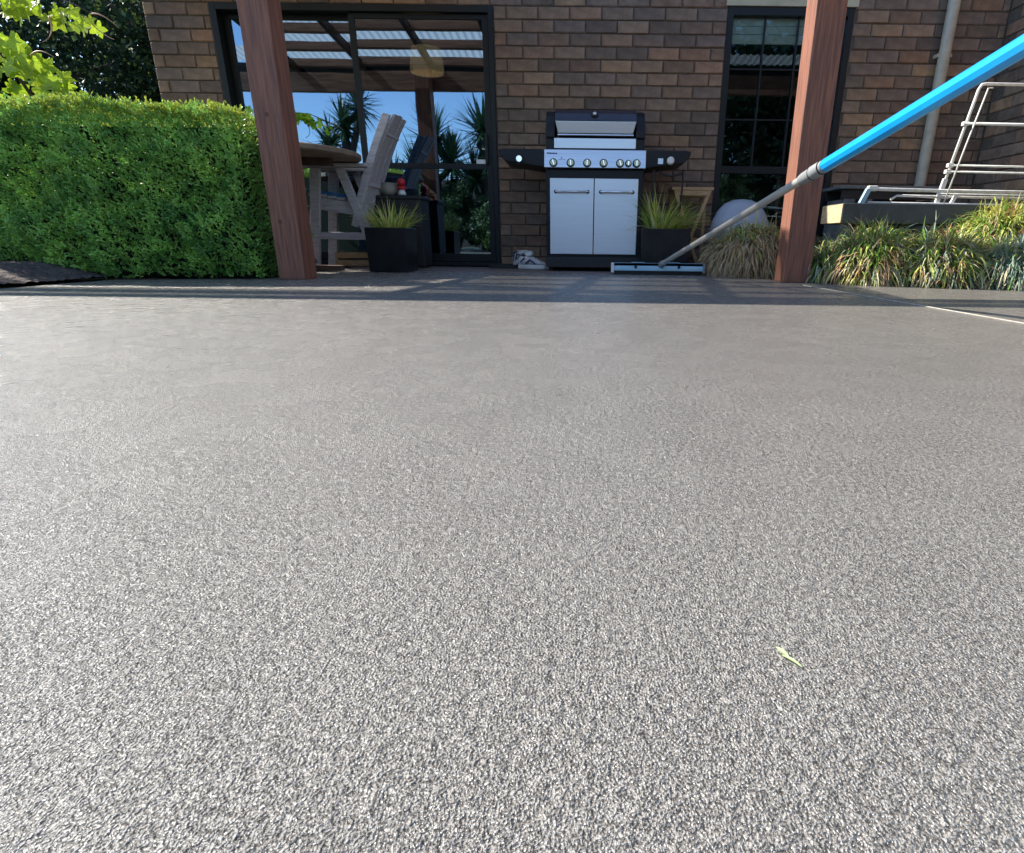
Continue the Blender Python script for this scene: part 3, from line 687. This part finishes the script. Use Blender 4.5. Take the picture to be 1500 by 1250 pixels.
    mb = MB(); mb.add(vs, [(2*i, 2*i+1, 2*i+3, 2*i+2) for i in range(4)]); b(mb, 'hood_dark_reflection', REFLSTEEL, hood)
    mb = MB(); mb.tube([(-.208, YB+.0, 1.033), (.384, YB+.0, 1.033)], .007, 10); b(mb, 'hood_handle', CHROME, hood)
    yy = YB+.03; 
    M = Matrix.Translation(Vector((.078, YB+.012, 1.178))) @ Matrix.Rotation(radians(-42), 4, 'X')
    mb = MB(); mb.lathe([(0, -.007), (.024, -.007), (.028, -.004), (.030, .004), (0, .004)], (0, 0, 0), 28, 'y'); mb.v = [tuple(M@Vector(v)) for v in mb.v]; b(mb, 'thermometer', BLACK, hood)
    mb = MB(); mb.lathe([(0, -.010), (.013, -.010), (.015, -.007), (0, -.007)], (0, 0, .004), 24, 'y'); mb.v = [tuple(M@Vector(v)) for v in mb.v]; b(mb, 'gauge_glint', WHITE, hood)  # white disc painted as the pale glint on the dark gauge
    # side shelves
    for (a, c, gx, sgn) in ((-.675, x0+.004, -.512, -1), (x1-.004, .842, .683, 1)):
        o_, i_ = (a, c) if sgn < 0 else (c, a)
        mb = MB(); mb.prism([(i_, .925), (o_, .925), (o_, .893), (o_-sgn*.045, .842), (i_, .800)], YB-.005, YB+.42, 'y'); s = b(mb, 'side_shelf', BLACK, bev=.005)
        mb = MB(); mb.box(min(o_, i_)+.02, max(o_, i_)-.02, YB+.02, YB+.40, .926, .934); b(mb, 'burner_cover', BLACKM, s, bev=.003)
        mb = MB(); mb.lathe([(0, -.008), (.036, -.008), (.038, 0), (0, 0)], (gx, YB-.005, .855), 26, 'y'); b(mb, 'bezel', BLACK, s)
        mb = MB(); mb.lathe([(0, -.036), (.022, -.036), (.027, -.030), (.030, -.008), (0, -.008)], (gx, YB-.005, .855), 26, 'y'); k = b(mb, 'knob', CHROME if sgn < 0 else WHITE, s); smooth_by_angle(k)
    mb = MB(); mb.box(.585, .625, YB-.009, YB-.0055, .832, .872); b(mb, 'shelf_plate', STEELB, None)
    # gas hose loop under right shelf
    mb = MB(); pts = [(.60, YB+.05, .80), (.62, YB+.04, .765), (.70, YB+.03, .748), (.775, YB+.03, .765), (.80, YB+.05, .79)]; mb.tube(pts, .009, 8); b(mb, 'gas_hose', BLACKM, smooth=True)
    mb = MB(); mb.tube([(.795, YB+.05, .79), (.80, YB+.05, .72), (.797, YB+.06, .60), (.79, YB+.07, .42), (.70, YB+.2, .2)], .008, 8); b(mb, 'gas_hose', BLACKM, smooth=True)
    mb = MB(); mb.tube([(.565, YB+.05, .80), (.56, YB+.06, .5), (.56, YB+.07, .2)], .010, 8); b(mb, 'shelf_strut', BLACKM)
bbq()

# ------------------------------------------------------------------ tall adirondack chair
def chair():
    t = empty('garden_chair', 'tall weathered grey wooden armchair with slatted back behind the left post', 'chair', (-1.945, 4.97, .004), radians(-1)); t.scale = (1.03, 1.03, 1.03)
    Wd = .52                                  # local: faces -x, width along y
    def side(y):
        # legs
        mb = MB(); mb.beam((-.27, y, 0), (-.17, y, .745), .035, .075, (1, 0, 0)); mb.build('leg', WEATH, t, bev=.004)
        mb = MB(); mb.beam((.275, y, 0), (.02, y, .745), .035, .065, (1, 0, 0)); mb.build('leg', WEATH, t, bev=.004)
        mb = MB(); mb.box(-.32, .24, y-.055, y+.055, .75, .775); mb.build('armrest', WEATH, t, bev=.006)
        mb = MB(); mb.beam((-.24, y+(.03 if y < 0 else -.03), .50), (.19, y+(.03 if y < 0 else -.03), .44), .022, .09); mb.build('seat_rail', WEATH, t, bev=.004)
        mb = MB(); mb.box(-.24, .235, y-.012, y+.012, .225, .28); mb.build('stretcher', WEATH, t, bev=.004)
    side(-.16); side(.16)
    for k in range(6):
        x = -.26+k*.075; mb = MB(); z = .550-(x+.26)*.14; mb.box(x, x+.068, -.145, .145, z, z+.02); mb.build('seat_slat', WEATH, t, bev=.003)
    mb = MB(); mb.prism([(-.26, .575), (-.27, .60), (.12, .548), (.12, .517)], -.14, .14, 'y'); mb.build('cushion', BLUEF, t, bev=.01)
    mb = MB(); mb.box(-.25, -.22, -.147, .147, .225, .28); mb.build('foot_rail', WEATH, t, bev=.004)
    # back slats, gently curved, reclining towards +x
    for k in range(3):
        y = -.09+k*.09; h = 1.10+.03*cos((k-1)*.8)
        pr_ = []
        for j in range(7):
            u = j/6; z = .38+(h-.38)*u; x = .12+.24*u+.09*u*u-.02*sin(pi*u); pr_.append((x, z))
        poly = pr_+[(x+.028, z) for x, z in reversed(pr_)]
        mb = MB(); mb.prism(poly, y-.04, y+.04, 'y'); mb.build('back_slat', WEATH, t, bev=.006)
    # wide side board of the back, the near edge lit
    for sgn in (-1, 1):
        pr_ = []
        for j in range(8):
            u = j/7; z = .33+(1.125-.33)*u; x = .06+.23*u+.10*u*u; pr_.append((x, z))
        poly = pr_+[(x+.058, z-.015) for x, z in reversed(pr_)]
        mb = MB(); mb.prism(poly, sgn*.155-.015, sgn*.155+.015, 'y'); mb.build('back_board', WEATH, t, bev=.008)
    for z, x in ((.62, .20), (.98, .37)):
        mb = MB(); mb.box(x, x+.03, -.139, .139, z, z+.06); mb.build('back_rail', WEATH, t, bev=.003)
chair()
# table
t = empty('round_table', 'tall round wooden table half hidden by the left post', 'table', (-2.24, 4.55, .004))
mb = MB(); mb.lathe([(.02, .808), (.535, .808), (.55, .818), (.55, .845), (.54, .852), (.02, .852)], n=56); mb.build('tabletop', TABLEW, t, bev=.002)
mb = MB(); mb.lathe([(.05, .0), (.055, .3), (.05, .78), (.16, .806), (.0, .806)], n=18); mb.build('pedestal', RAFT, t, smooth=True)
mb = MB(); mb.beam((-.35, 0, .02), (.35, 0, .02), .07, .04); mb.beam((0, -.35, .061), (0, .35, .061), .07, .04); mb.build('foot', RAFT, t, bev=.004)
mb = MB(); mb.beam((-.36, 0, .78), (.36, 0, .78), .06, .05); mb.build('brace', RAFT, t)

# pedestal with stone pot and red ornament
t = tag(MB().build('plant_stand', BLACKM), 'matte black plant stand by the sliding door, behind the left planter', 'stand'); bpy.data.objects.remove(t)
t = empty('plant_stand', 'matte black box stand by the sliding door, behind the left planter', 'stand', (-1.57, 5.16, .004))
mb = MB(); mb.box(-.2, .2, -.13, .13, .02, .56); mb.build('body', BLACKM, t, bev=.006)
mb = MB(); mb.box(-.215, .215, -.14, .14, .56, .585); mb.build('top', BLACKM, t, bev=.004)
t = empty('stone_pot', 'small rounded beige stone pot on the black stand', 'pot', (-1.66, 5.13, .597))
mb = MB(); mb.lathe([(.0, 0), (.055, 0), (.078, .03), (.082, .06), (.072, .085), (.075, .095), (.062, .095), (.058, .06), (0, .05)], n=24); mb.build('bowl', STONE, t, smooth=True)
t = empty('mushroom_ornament', 'red round topped ornament on a white foot on the black stand', 'ornament', (-1.535, 5.08, .597))
mb = MB(); mb.lathe([(0, 0), (.036, 0), (.030, .02), (.018, .05), (0, .055)], n=18); mb.build('foot', WHITE, t, smooth=True)
mb = MB(); mb.lathe([(0, .040), (.03, .042), (.040, .052), (.030, .066), (0, .07)], n=20); mb.build('lower_cap', RED, t, smooth=True)
mb = MB(); mb.lathe([(0, .066)]+[(.034*sin(a), .100-.034*cos(a)) for a in [pi*k/8 for k in range(1, 8)]]+[(0, .134)], n=20); mb.build('cap', RED, t, smooth=True)
# low timber crate on floor behind chair
t = empty('timber_crate', 'low tan timber crate on the floor under the chair by the door', 'crate', (-2.02, 5.22, .004), .05)
for z in (.01, .075): 
    for y in (-.09, .09):
        mb = MB(); mb.box(-.17, .17, y-.006, y+.006, z, z+.045); mb.build('slat', TANW, t, bev=.002)
for x in (-.16, .16):
    mb = MB(); mb.box(x-.012, x+.012, -.083, .083, .0, .13); mb.build('end_board', TANW, t, bev=.002)
mb = MB(); mb.box(-.145, .145, -.083, .083, .004, .012); mb.build('base', TANW, t)
# low black boot tray / mat beside the door
t = empty('boot_tray', 'low black tray on the floor left of the sneakers', 'tray', (-.70, 5.24, .004))
mb = MB(); mb.prism([(-.12, .0), (.12, .0), (.135, .035), (.125, .035), (.112, .008), (-.112, .008), (-.125, .035), (-.135, .035)], -.08, .08, 'y'); mb.build('tray', RUBBER, t)
mb = MB(); mb.box(-.135, .135, .081, .087, 0, .035); mb.box(-.135, .135, -.087, -.081, 0, .035); mb.build('rim', RUBBER, t)

# sneakers
SHOEW = mat('shoe_mesh', (.62, .62, .64), .7, nscale=60, bump=.001); SHOEB = mat('shoe_navy', (.04, .06, .14), .5)
def shoe(label, x, y, rz, tilt=0):
    t = empty('sneaker', label, 'shoe', (x, y, .004), rz, 'pair of sneakers by the barbecue')
    t.rotation_euler = (0, tilt, rz); t.scale = (1.0, 1.05, 1.3)
    if tilt: t.location.z += .06
    # cross-sections along x (length .27)
    secs = []; N = 14
    prof = [(-.135, .030, .055), (-.12, .038, .085), (-.08, .040, .088), (-.04, .040, .085), (0, .044, .080), (.04, .048, .066), (.08, .050, .052), (.115, .042, .042), (.135, .018, .03)]
    vs = []; fs = []
    for x_, w_, h_ in prof:
        for k in range(N):
            a = 2*pi*k/N; c, s_ = cos(a), sin(a); vs.append((x_, w_*c*(1 if s_ < 0 else .75+.25*(1-s_)), .022+(h_-.022)*(.5+.5*s_)))
    for j in range(len(prof)-1): fs += [(j*N+k, j*N+(k+1) % N, (j+1)*N+(k+1) % N, (j+1)*N+k) for k in range(N)]
    fs += [tuple(range(N)), tuple((len(prof)-1)*N+k for k in range(N))]
    mb = MB(); mb.add(vs, fs); mb.build('upper', SHOEW, t, smooth=True)
    mb = MB(); sp = [(-.142, -.02), (-.14, .025), (-.13, -.038)]
    poly = [(-.142, -.022), (-.125, -.040), (-.04, -.036), (.05, -.050), (.11, -.042), (.145, -.01), (.145, .012), (.11, .044), (.05, .050), (-.04, .038), (-.125, .040), (-.142, .022)]
    mb.prism(poly, 0, .028, 'z'); mb.build('sole', WHITE, t, bev=.006)
    for sgn in (-1, 1):
        mb = MB(); mb.tube([(-.06, sgn*.043, .035), (-.02, sgn*.044, .062), (.03, sgn*.046, .035)], .006, 6); mb.tube([(-.11, sgn*.036, .045), (-.07, sgn*.041, .07)], .006, 6); mb.build('stripe', SHOEB, t)
    mb = MB(); mb.lathe([(0, .084), (.026, .086), (.030, .092), (.022, .096), (.015, .075)], (-.085, 0, 0), 16); mb.build('collar', SHOEB, t, smooth=True)
    mb = MB()
    for k in range(4): mb.tube([(-.035+k*.026, -.022, .088-k*.008), (-.028+k*.026, .022, .088-k*.008)], .003, 5)
    mb.build('lace', WHITE, t)
shoe('grey and navy sneaker on the verandah, toe to the right, nearer to the barbecue', -.44, 5.16, radians(-12))
shoe('grey and navy sneaker standing behind the other, nearer to the door', -.53, 5.25, radians(-50), -.42)

# ------------------------------------------------------------------ stool and tub
t = empty('wooden_stool', 'small tan wooden stool under the right barbecue shelf', 'stool', (.91, 5.14, .004))
for k in range(3):
    mb = MB(); y = -.12+k*.08; mb.box(-.175, .175, y, y+.075, .655, .678); mb.build('top_slat', TANW, t, bev=.003)
mb = MB(); mb.box(-.14, .14, -.115, -.095, .612, .654); mb.box(-.14, .14, .095, .115, .612, .654); mb.build('apron', TANW, t, bev=.003)
for sx in (-1, 1):
    for sy in (-1, 1):
        mb = MB(); mb.beam((sx*-.10 if sy < 0 else sx*.15, sy*.105, 0), (sx*.145, sy*.105, .655), .03, .028, (0, 1, 0)); mb.build('leg', TANW, t, bev=.003)
mb = MB(); mb.box(-.10, .10, -.115, -.095, .25, .28); mb.build('stretcher', TANW, t)
t = empty('plastic_tub', 'upturned translucent pale blue plastic tub behind the brown grass mound', 'tub', (1.33, 5.04, -.01))
mb = MB(); N = 36; vs = []; prof = [(.245, .36), (.25, .38), (.235, .43), (.20, .50), (.15, .555), (.08, .585), (0.005, .592)]
mb.lathe(prof, n=40); mb.v = [(x*.98, y*.7, z*1.02+.0) for x, y, z in mb.v]; mb.build('shell', TUB, t, smooth=True)
mb = MB(); mb.lathe([(.20, .0), (.235, .34), (.262, .345), (.262, .362), (.24, .362)], n=40); mb.v = [(x*.98, y*.7, z*1.02) for x, y, z in mb.v]; mb.build('rim', TUB, t, smooth=True)

# ------------------------------------------------------------------ bench, airer, grey table
t = empty('timber_bench', 'charcoal painted timber bench with raw pine end beside the right post', 'bench', (1.78, 4.1, 0))
def seatbeam(y0_, y1_, name):
    mb = MB(); mb.box(.0, 2.2, y0_, y1_, .385, .515); mb.build(name, CHARW, t, bev=.006)
seatbeam(0, .346, 'beam')
mb = MB(); mb.box(-.004, .001, .005, .341, .390, .510); mb.build('raw_end', PINE, t)
for x in (.25, 1.1, 1.95):
    mb = MB(); mb.box(x, x+.14, .03, .32, 0, .384); mb.build('leg', CHARW, t, bev=.005)
t = empty('grey_table', 'low grey slatted outdoor table behind the bench', 'table', (2.12, 4.92, .0))
for k in range(4):
    mb = MB(); mb.box(-.03, .80, k*.095, k*.095+.088, .675, .70); mb.build('slat', GREYW, t, bev=.003)
mb = MB(); mb.box(.0, .78, .03, .05, .60, .674); mb.box(0, .78, .32, .34, .60, .674); mb.build('apron', BLACKM, t)
for x in (.02, .16, .74):
    mb = MB(); mb.box(x, x+.09, .01, .35, 0, .598); mb.build('leg', GREYW, t, bev=.003)

t = empty('clothes_airer', 'white wire clothes airer standing half folded on the bench', 'clothes airer', (2.45, 4.22, .517))
def aw(pts, r=.006, nm='wire', n=8):
    mb = MB(); mb.tube(pts, r, n); return mb.build(nm, WIRE, t, smooth=True)
# upright frame (near side) – local coords
P0 = Vector((.035, 0, .012)); P1 = Vector((.165, 0, .735)); P1b = Vector((.185, 0, .745))
def lerp(u, dy=0): return P0+(P1-P0)*u+Vector((0, dy, 0))
aw([P0, lerp(.97), P1+Vector((.012, 0, .008)), P1+Vector((.035, 0, .012)), Vector((1.5, 0, .735))], .0095, 'upright_frame', 10)
aw([P0+Vector((.03, -.03, 0)), lerp(.5)+Vector((.035, -.03, -.0)), P1+Vector((.04, -.03, -.02)), P1+Vector((.07, -.03, -.018))], .0055, 'inner_wire')
for u, r in ((.69, .0095), (.335, .0065), (.28, .0065), (.12, .005), (.085, .005)):
    p = lerp(u); aw([p+Vector((-.018, -.01, 0)), p+Vector((1.35, -.01, -.012))], r, 'cross_wire')
for u in (.69, .335, .28):
    p = lerp(u); mb = MB(); mb.box(p.x-.024, p.x+.014, -.016, .016, p.z-.013, p.z+.013); mb.build('joint', WIRE, t, bev=.004)
mb = MB(); mb.beam((.03, 0, -.0), (.06, 0, .17), .02, .032, (1, 0, 0)); mb.build('foot_sleeve', WIRE, t, bev=.004)
# folded lower frame lying on the bench
aw([(-.50, .0, .008), (-.47, .0, .090), (-.45, 0, .100), (-.38, 0, .098), (1.3, 0, .075)], .012, 'lower_frame', 10)
aw([(-.46, -.02, .012), (.6, -.02, .004), (1.3, -.02, -.0)], .006, 'lower_wire')
aw([(-.2, .03, .06), (.3, .03, .055), (1.3, .03, .045)], .008, 'lower_wire')
aw([(-.30, -.01, .03), (-.26, -.01, .056), (-.18, -.01, .056), (.1, -.01, .045)], .007, 'lower_wire')
mb = MB(); mb.beam((-.505, -.01, .0), (-.465, -.01, .098), .03, .035, (1, 0, 0)); mb.build('end_bracket', SQUEE, t, bev=.004)
mb = MB(); mb.box(-.47, -.40, -.02, .02, .085, .12); mb.build('corner_cap', WIRE, t, bev=.01)
for x in (.13, ): 
    mb = MB(); mb.beam((x+.0, 0, .0), (x+.03, 0, .07), .018, .025, (1, 0, 0)); mb.build('foot', WIRE, t, bev=.003)

# ------------------------------------------------------------------ squeegee
t = empty('floor_squeegee', 'floor squeegee with long blue handled pole leaning in from the right', 'squeegee', (.595, 4.58, 0))
S = Vector((.595, 4.58, 0))
ya = -.01
mb = MB(); mb.box(-.352, .352, -.028, .03, .066, .088); mb.prism([(-.028, .088), (-.028, .068), (-.040, .048), (-.042, .030), (-.036, .030), (-.034, .050), (-.022, .070), (-.022, .088)], -.352, .352, 'x')
h = mb.build('head', SQUEE, t, bev=.002)
mb = MB(); mb.box(-.345, .345, -.030, .006, .001, .058); mb.build('rubber_blade', RUBBER, t, bev=.002)
for x in (-.36, .36):
    mb = MB(); mb.box(x-.012, x+.010, -.046, .028, .014, .088); mb.build('end_cap', WHITE if x < 0 else GREYP, t, bev=.006)
for x in (-.18, .16):
    mb = MB(); mb.lathe([(0, -.008), (.011, -.008), (.012, 0), (0, 0)], (x, -.036, .060), 12, 'y'); mb.build('bolt', RUBBER, t)
for x in (-.16, .12):
    mb = MB(); mb.box(x-.05, x+.05, -.030, .032, .0885, .094); mb.build('rib', SQUEE, t, bev=.002)
p0 = Vector((.612, 4.58, .075)); p1 = Vector((1.108, 1.63, .737)); dv = (p1-p0)
def q(u): return p0+dv*u-S
uj = .69
mb = MB(); mb.tube([q(-.0), q(.02), q(uj)], [.015, .0175, .0175], 18); o = mb.build('pole', POLE, t); smooth_by_angle(o)
mb = MB(); mb.tube([q(.0)+Vector((0, 0, -.02)), q(.012), q(.03)], [.024, .024, .021], 14); mb.build('socket', GREYP, t, smooth=True)
mb = MB(); mb.tube([q(uj-.028), q(uj-.02), q(uj+.0), q(uj+.002), q(uj+.022), q(uj+.024), q(uj+.03)], [.021, .025, .0265, .0285, .0285, .026, .026], 20); o = mb.build('collar', GREYP, t); smooth_by_angle(o)
for u in (uj+.001, uj+.023):
    mb = MB(); mb.tube([q(u), q(u+.0015)], .0292, 20); mb.build('collar_ring', RUBBER, t)
# faceted blue outer tube, carried on to its grip end beyond the frame
mb = MB(); e = q(1.55); mb.tube([q(uj+.03), e], .0262, 10); o = mb.build('blue_sleeve', BLUE, t, bev=.003)
mb = MB(); mb.tube([e, e+dv.normalized()*.12], .028, 14); mb.build('grip', RUBBER, t)

# ------------------------------------------------------------------ fallen leaf on the slab
t = empty('fallen_leaf', 'tiny pale green torn leaf lying on the slab in the foreground', 'leaf', (.137, .299, .0005), radians(-58))
mb = MB()
for (a, b_, w_) in (((-.010, .0015), (.003, 0), .0018), ((-.003, -.0012), (.0115, .0008), .0012)):
    vs = []; 
    for k in range(6):
        u = k/5; x = a[0]+(b_[0]-a[0])*u; y = a[1]+(b_[1]-a[1])*u; ww = w_*sin(pi*min(max(u, .06), .94)); z = .0008+.0012*sin(pi*u)
        vs += [(x, y-ww, z), (x, y, z-.0004), (x, y+ww, z+.0003)]
    mb.add(vs, [f for k in range(5) for f in ((3*k, 3*k+3, 3*k+4, 3*k+1), (3*k+1, 3*k+4, 3*k+5, 3*k+2))])
mb.build('blade', mat('pale_leaf', (.55, .68, .32), .5, trans=.3), t, recalc=False)

# ------------------------------------------------------------------ garden behind the camera, mirrored in the door and window
random.seed(44)
def yucca(label, x, y, h, heads, Lf=.62, n=150):
    root = empty('yucca', label, 'yucca', (x, y, -.05), group='yuccas in the garden opposite the house')
    mb = MB(); mb.tube([(0, 0, 0), (.04, 0, h*.4), (0, .03, h)], [.13, .11, .09], 10)
    for hx, hy, hz in heads: mb.tube([(0, 0, h*.7), (hx*.6, hy*.6, h*.7+(hz-h*.7)*.5), (hx, hy, hz)], [.08, .07, .06], 8)
    mb.build('trunk', BARK, root, smooth=True)
    mb = MB()
    for hx, hy, hz in heads:
        for _ in range(n):
            a = random.uniform(0, 2*pi); e = random.uniform(-.9, 1.4); d = Vector((cos(a)*cos(e), sin(a)*cos(e), sin(e)))
            blade(mb, (hx, hy, hz+random.uniform(-.15, .1)), d, Lf*random.uniform(.75, 1.1), .05, .25, 4)
    mb.build('blades', YUC, root, recalc=False)
yucca('broad headed yucca mirrored in the right door panel', -3.15, -2.0, 2.0, [(0, 0, 2.25), (-.3, .2, 1.55), (.35, 0, 1.8)], .72, 190)
yucca('tall dark yucca mirrored beside the door handle', -2.2, -2.4, 2.4, [(0, 0, 2.5), (.3, .1, 2.0), (-.2, 0, 1.5)], .75, 170)
yucca('tall double yucca mirrored behind the chair back', -5.1, -2.2, 2.4, [(0, 0, 2.6), (.35, 0, 2.9), (-.3, .1, 2.1)], .6, 150)
yucca('low yucca mirrored between the two tall ones', -4.2, -2.6, .9, [(0, 0, 1.5)], .6, 110)
yucca('low yucca mirrored at the left door panel', -6.4, -3.0, .9, [(0, 0, 1.7)], .6, 110)
tree('shade_tree', 'dark shade tree mirrored in the house window', 'tree', 4.3, -3.6, 5.5, 3.0, 2.0, 2.6, 26000, .14, [LEAFD], clumpn=220, shell=.1)
yucca('yucca mirrored in the house window', 4.5, -3.0, 2.2, [(0, 0, 2.4), (.4, .1, 2.9)], .75, 170)
SHR = mat('shrub_leaf', (.09, .15, .04), .5, col2=(.035, .06, .02), nscale=2, trans=.25)
def shrub(label, x, y, r, h, n=11000, size=.07):
    root = empty('shrub', label, 'shrub', (x, y, -.05), group='shrubs in the garden opposite the house')
    mb = MB()
    for k in range(6): a = k*1.05; mb.tube([(0, 0, 0), (cos(a)*r*.3, sin(a)*r*.3, h*.45), (cos(a)*r*.55, sin(a)*r*.55, h*.75)], [.03, .02, .008], 6)
    mb.build('stems', BARK, root)
    mb = MB(); crown(mb, (0, 0, h*.52), r, r, h*.48, n, size, (0,), 50, shell=.2); mb.build('foliage', SHR, root, recalc=False)
shrub('bushy green shrub mirrored low in the right door panel', -3.3, -1.4, .75, 1.25)
shrub('olive green shrub mirrored by the door handle', -2.0, -1.7, .6, 1.2)
shrub('loose shrub mirrored at the left of the door', -7.2, -2.4, .9, 2.0)
shrub('round shrub mirrored behind the chair', -5.6, -1.6, .8, 1.1)
shrub('green shrub mirrored in the lower window', 3.1, -2.6, .8, 1.9)
shrub('wide shrub mirrored in the lower window beside the fence', 5.4, -2.4, .9, 1.4)
shrub('tall leafy shrub mirrored between the yucca heads', -2.75, -2.1, .7, 1.7)
shrub('added low shrub darkening the mirrored bottom of the door', -2.75, -.4, .55, .8)  # unseen shrub, added to keep the bright slab out of the door's reflection
shrub('added low shrub darkening the mirror image below the door handle', -1.75, -.6, .5, .85)  # second unseen shrub added for the same darker reflection
shrub('broad shrub standing between the yuccas', -1.0, -2.6, .8, 1.3)
fr = empty('paling_fence', 'grey timber paling fence behind the garden, mirrored in the window', 'fence', (0, -5.2, -.05))
mb = MB(); mb.box(-.0745, .0745, -.009, .009, 0, 1.75); pm = mb.mesh('paling', PALING)
for k in range(130):
    o = bpy.data.objects.new('paling', pm); COL.objects.link(o); o.parent = fr; o.location = (-9.7+k*.15, random.uniform(-.004, .004), random.uniform(0, .03)); o.rotation_euler = (0, random.uniform(-.008, .008), 0)
for z in (.4, 1.3):
    mb = MB(); mb.box(-9.8, 9.8, -.06, -.02, z, z+.08); mb.build('rail', PALING, fr)
print('tris', sum(len(o.data.polygons) for o in bpy.data.objects if o.type == 'MESH')*2)

random.seed(77)
LIT = mat('dry_leaf', (.22, .14, .07), .9, col2=(.12, .08, .045), rand=.3)
mb = MB()
def litter(x, y, z=.003):
    a = random.uniform(0, 2*pi); L = random.uniform(.006, .018); leafquad(mb, Vector((x, y, z)), Vector((cos(a), sin(a), random.uniform(.0, .25))).normalized(), Vector((0, 0, 1)), L, L*.45)
for _ in range(170):
    u = random.random(); litter(-2.80+.78*u, 3.40+.24*u-abs(random.gauss(0, .05)))
for _ in range(190):
    u = random.random(); litter(1.66+1.1*u, 3.84-.40*u-abs(random.gauss(0, .06)))
for _ in range(80):
    litter(random.uniform(-1.7, .5), random.uniform(4.66, 5.2), .015)
o = mb.build('leaf_litter', LIT, recalc=False); tag(o, kind='stuff'); o['label'] = 'tiny dry leaf scraps along the slab edges'
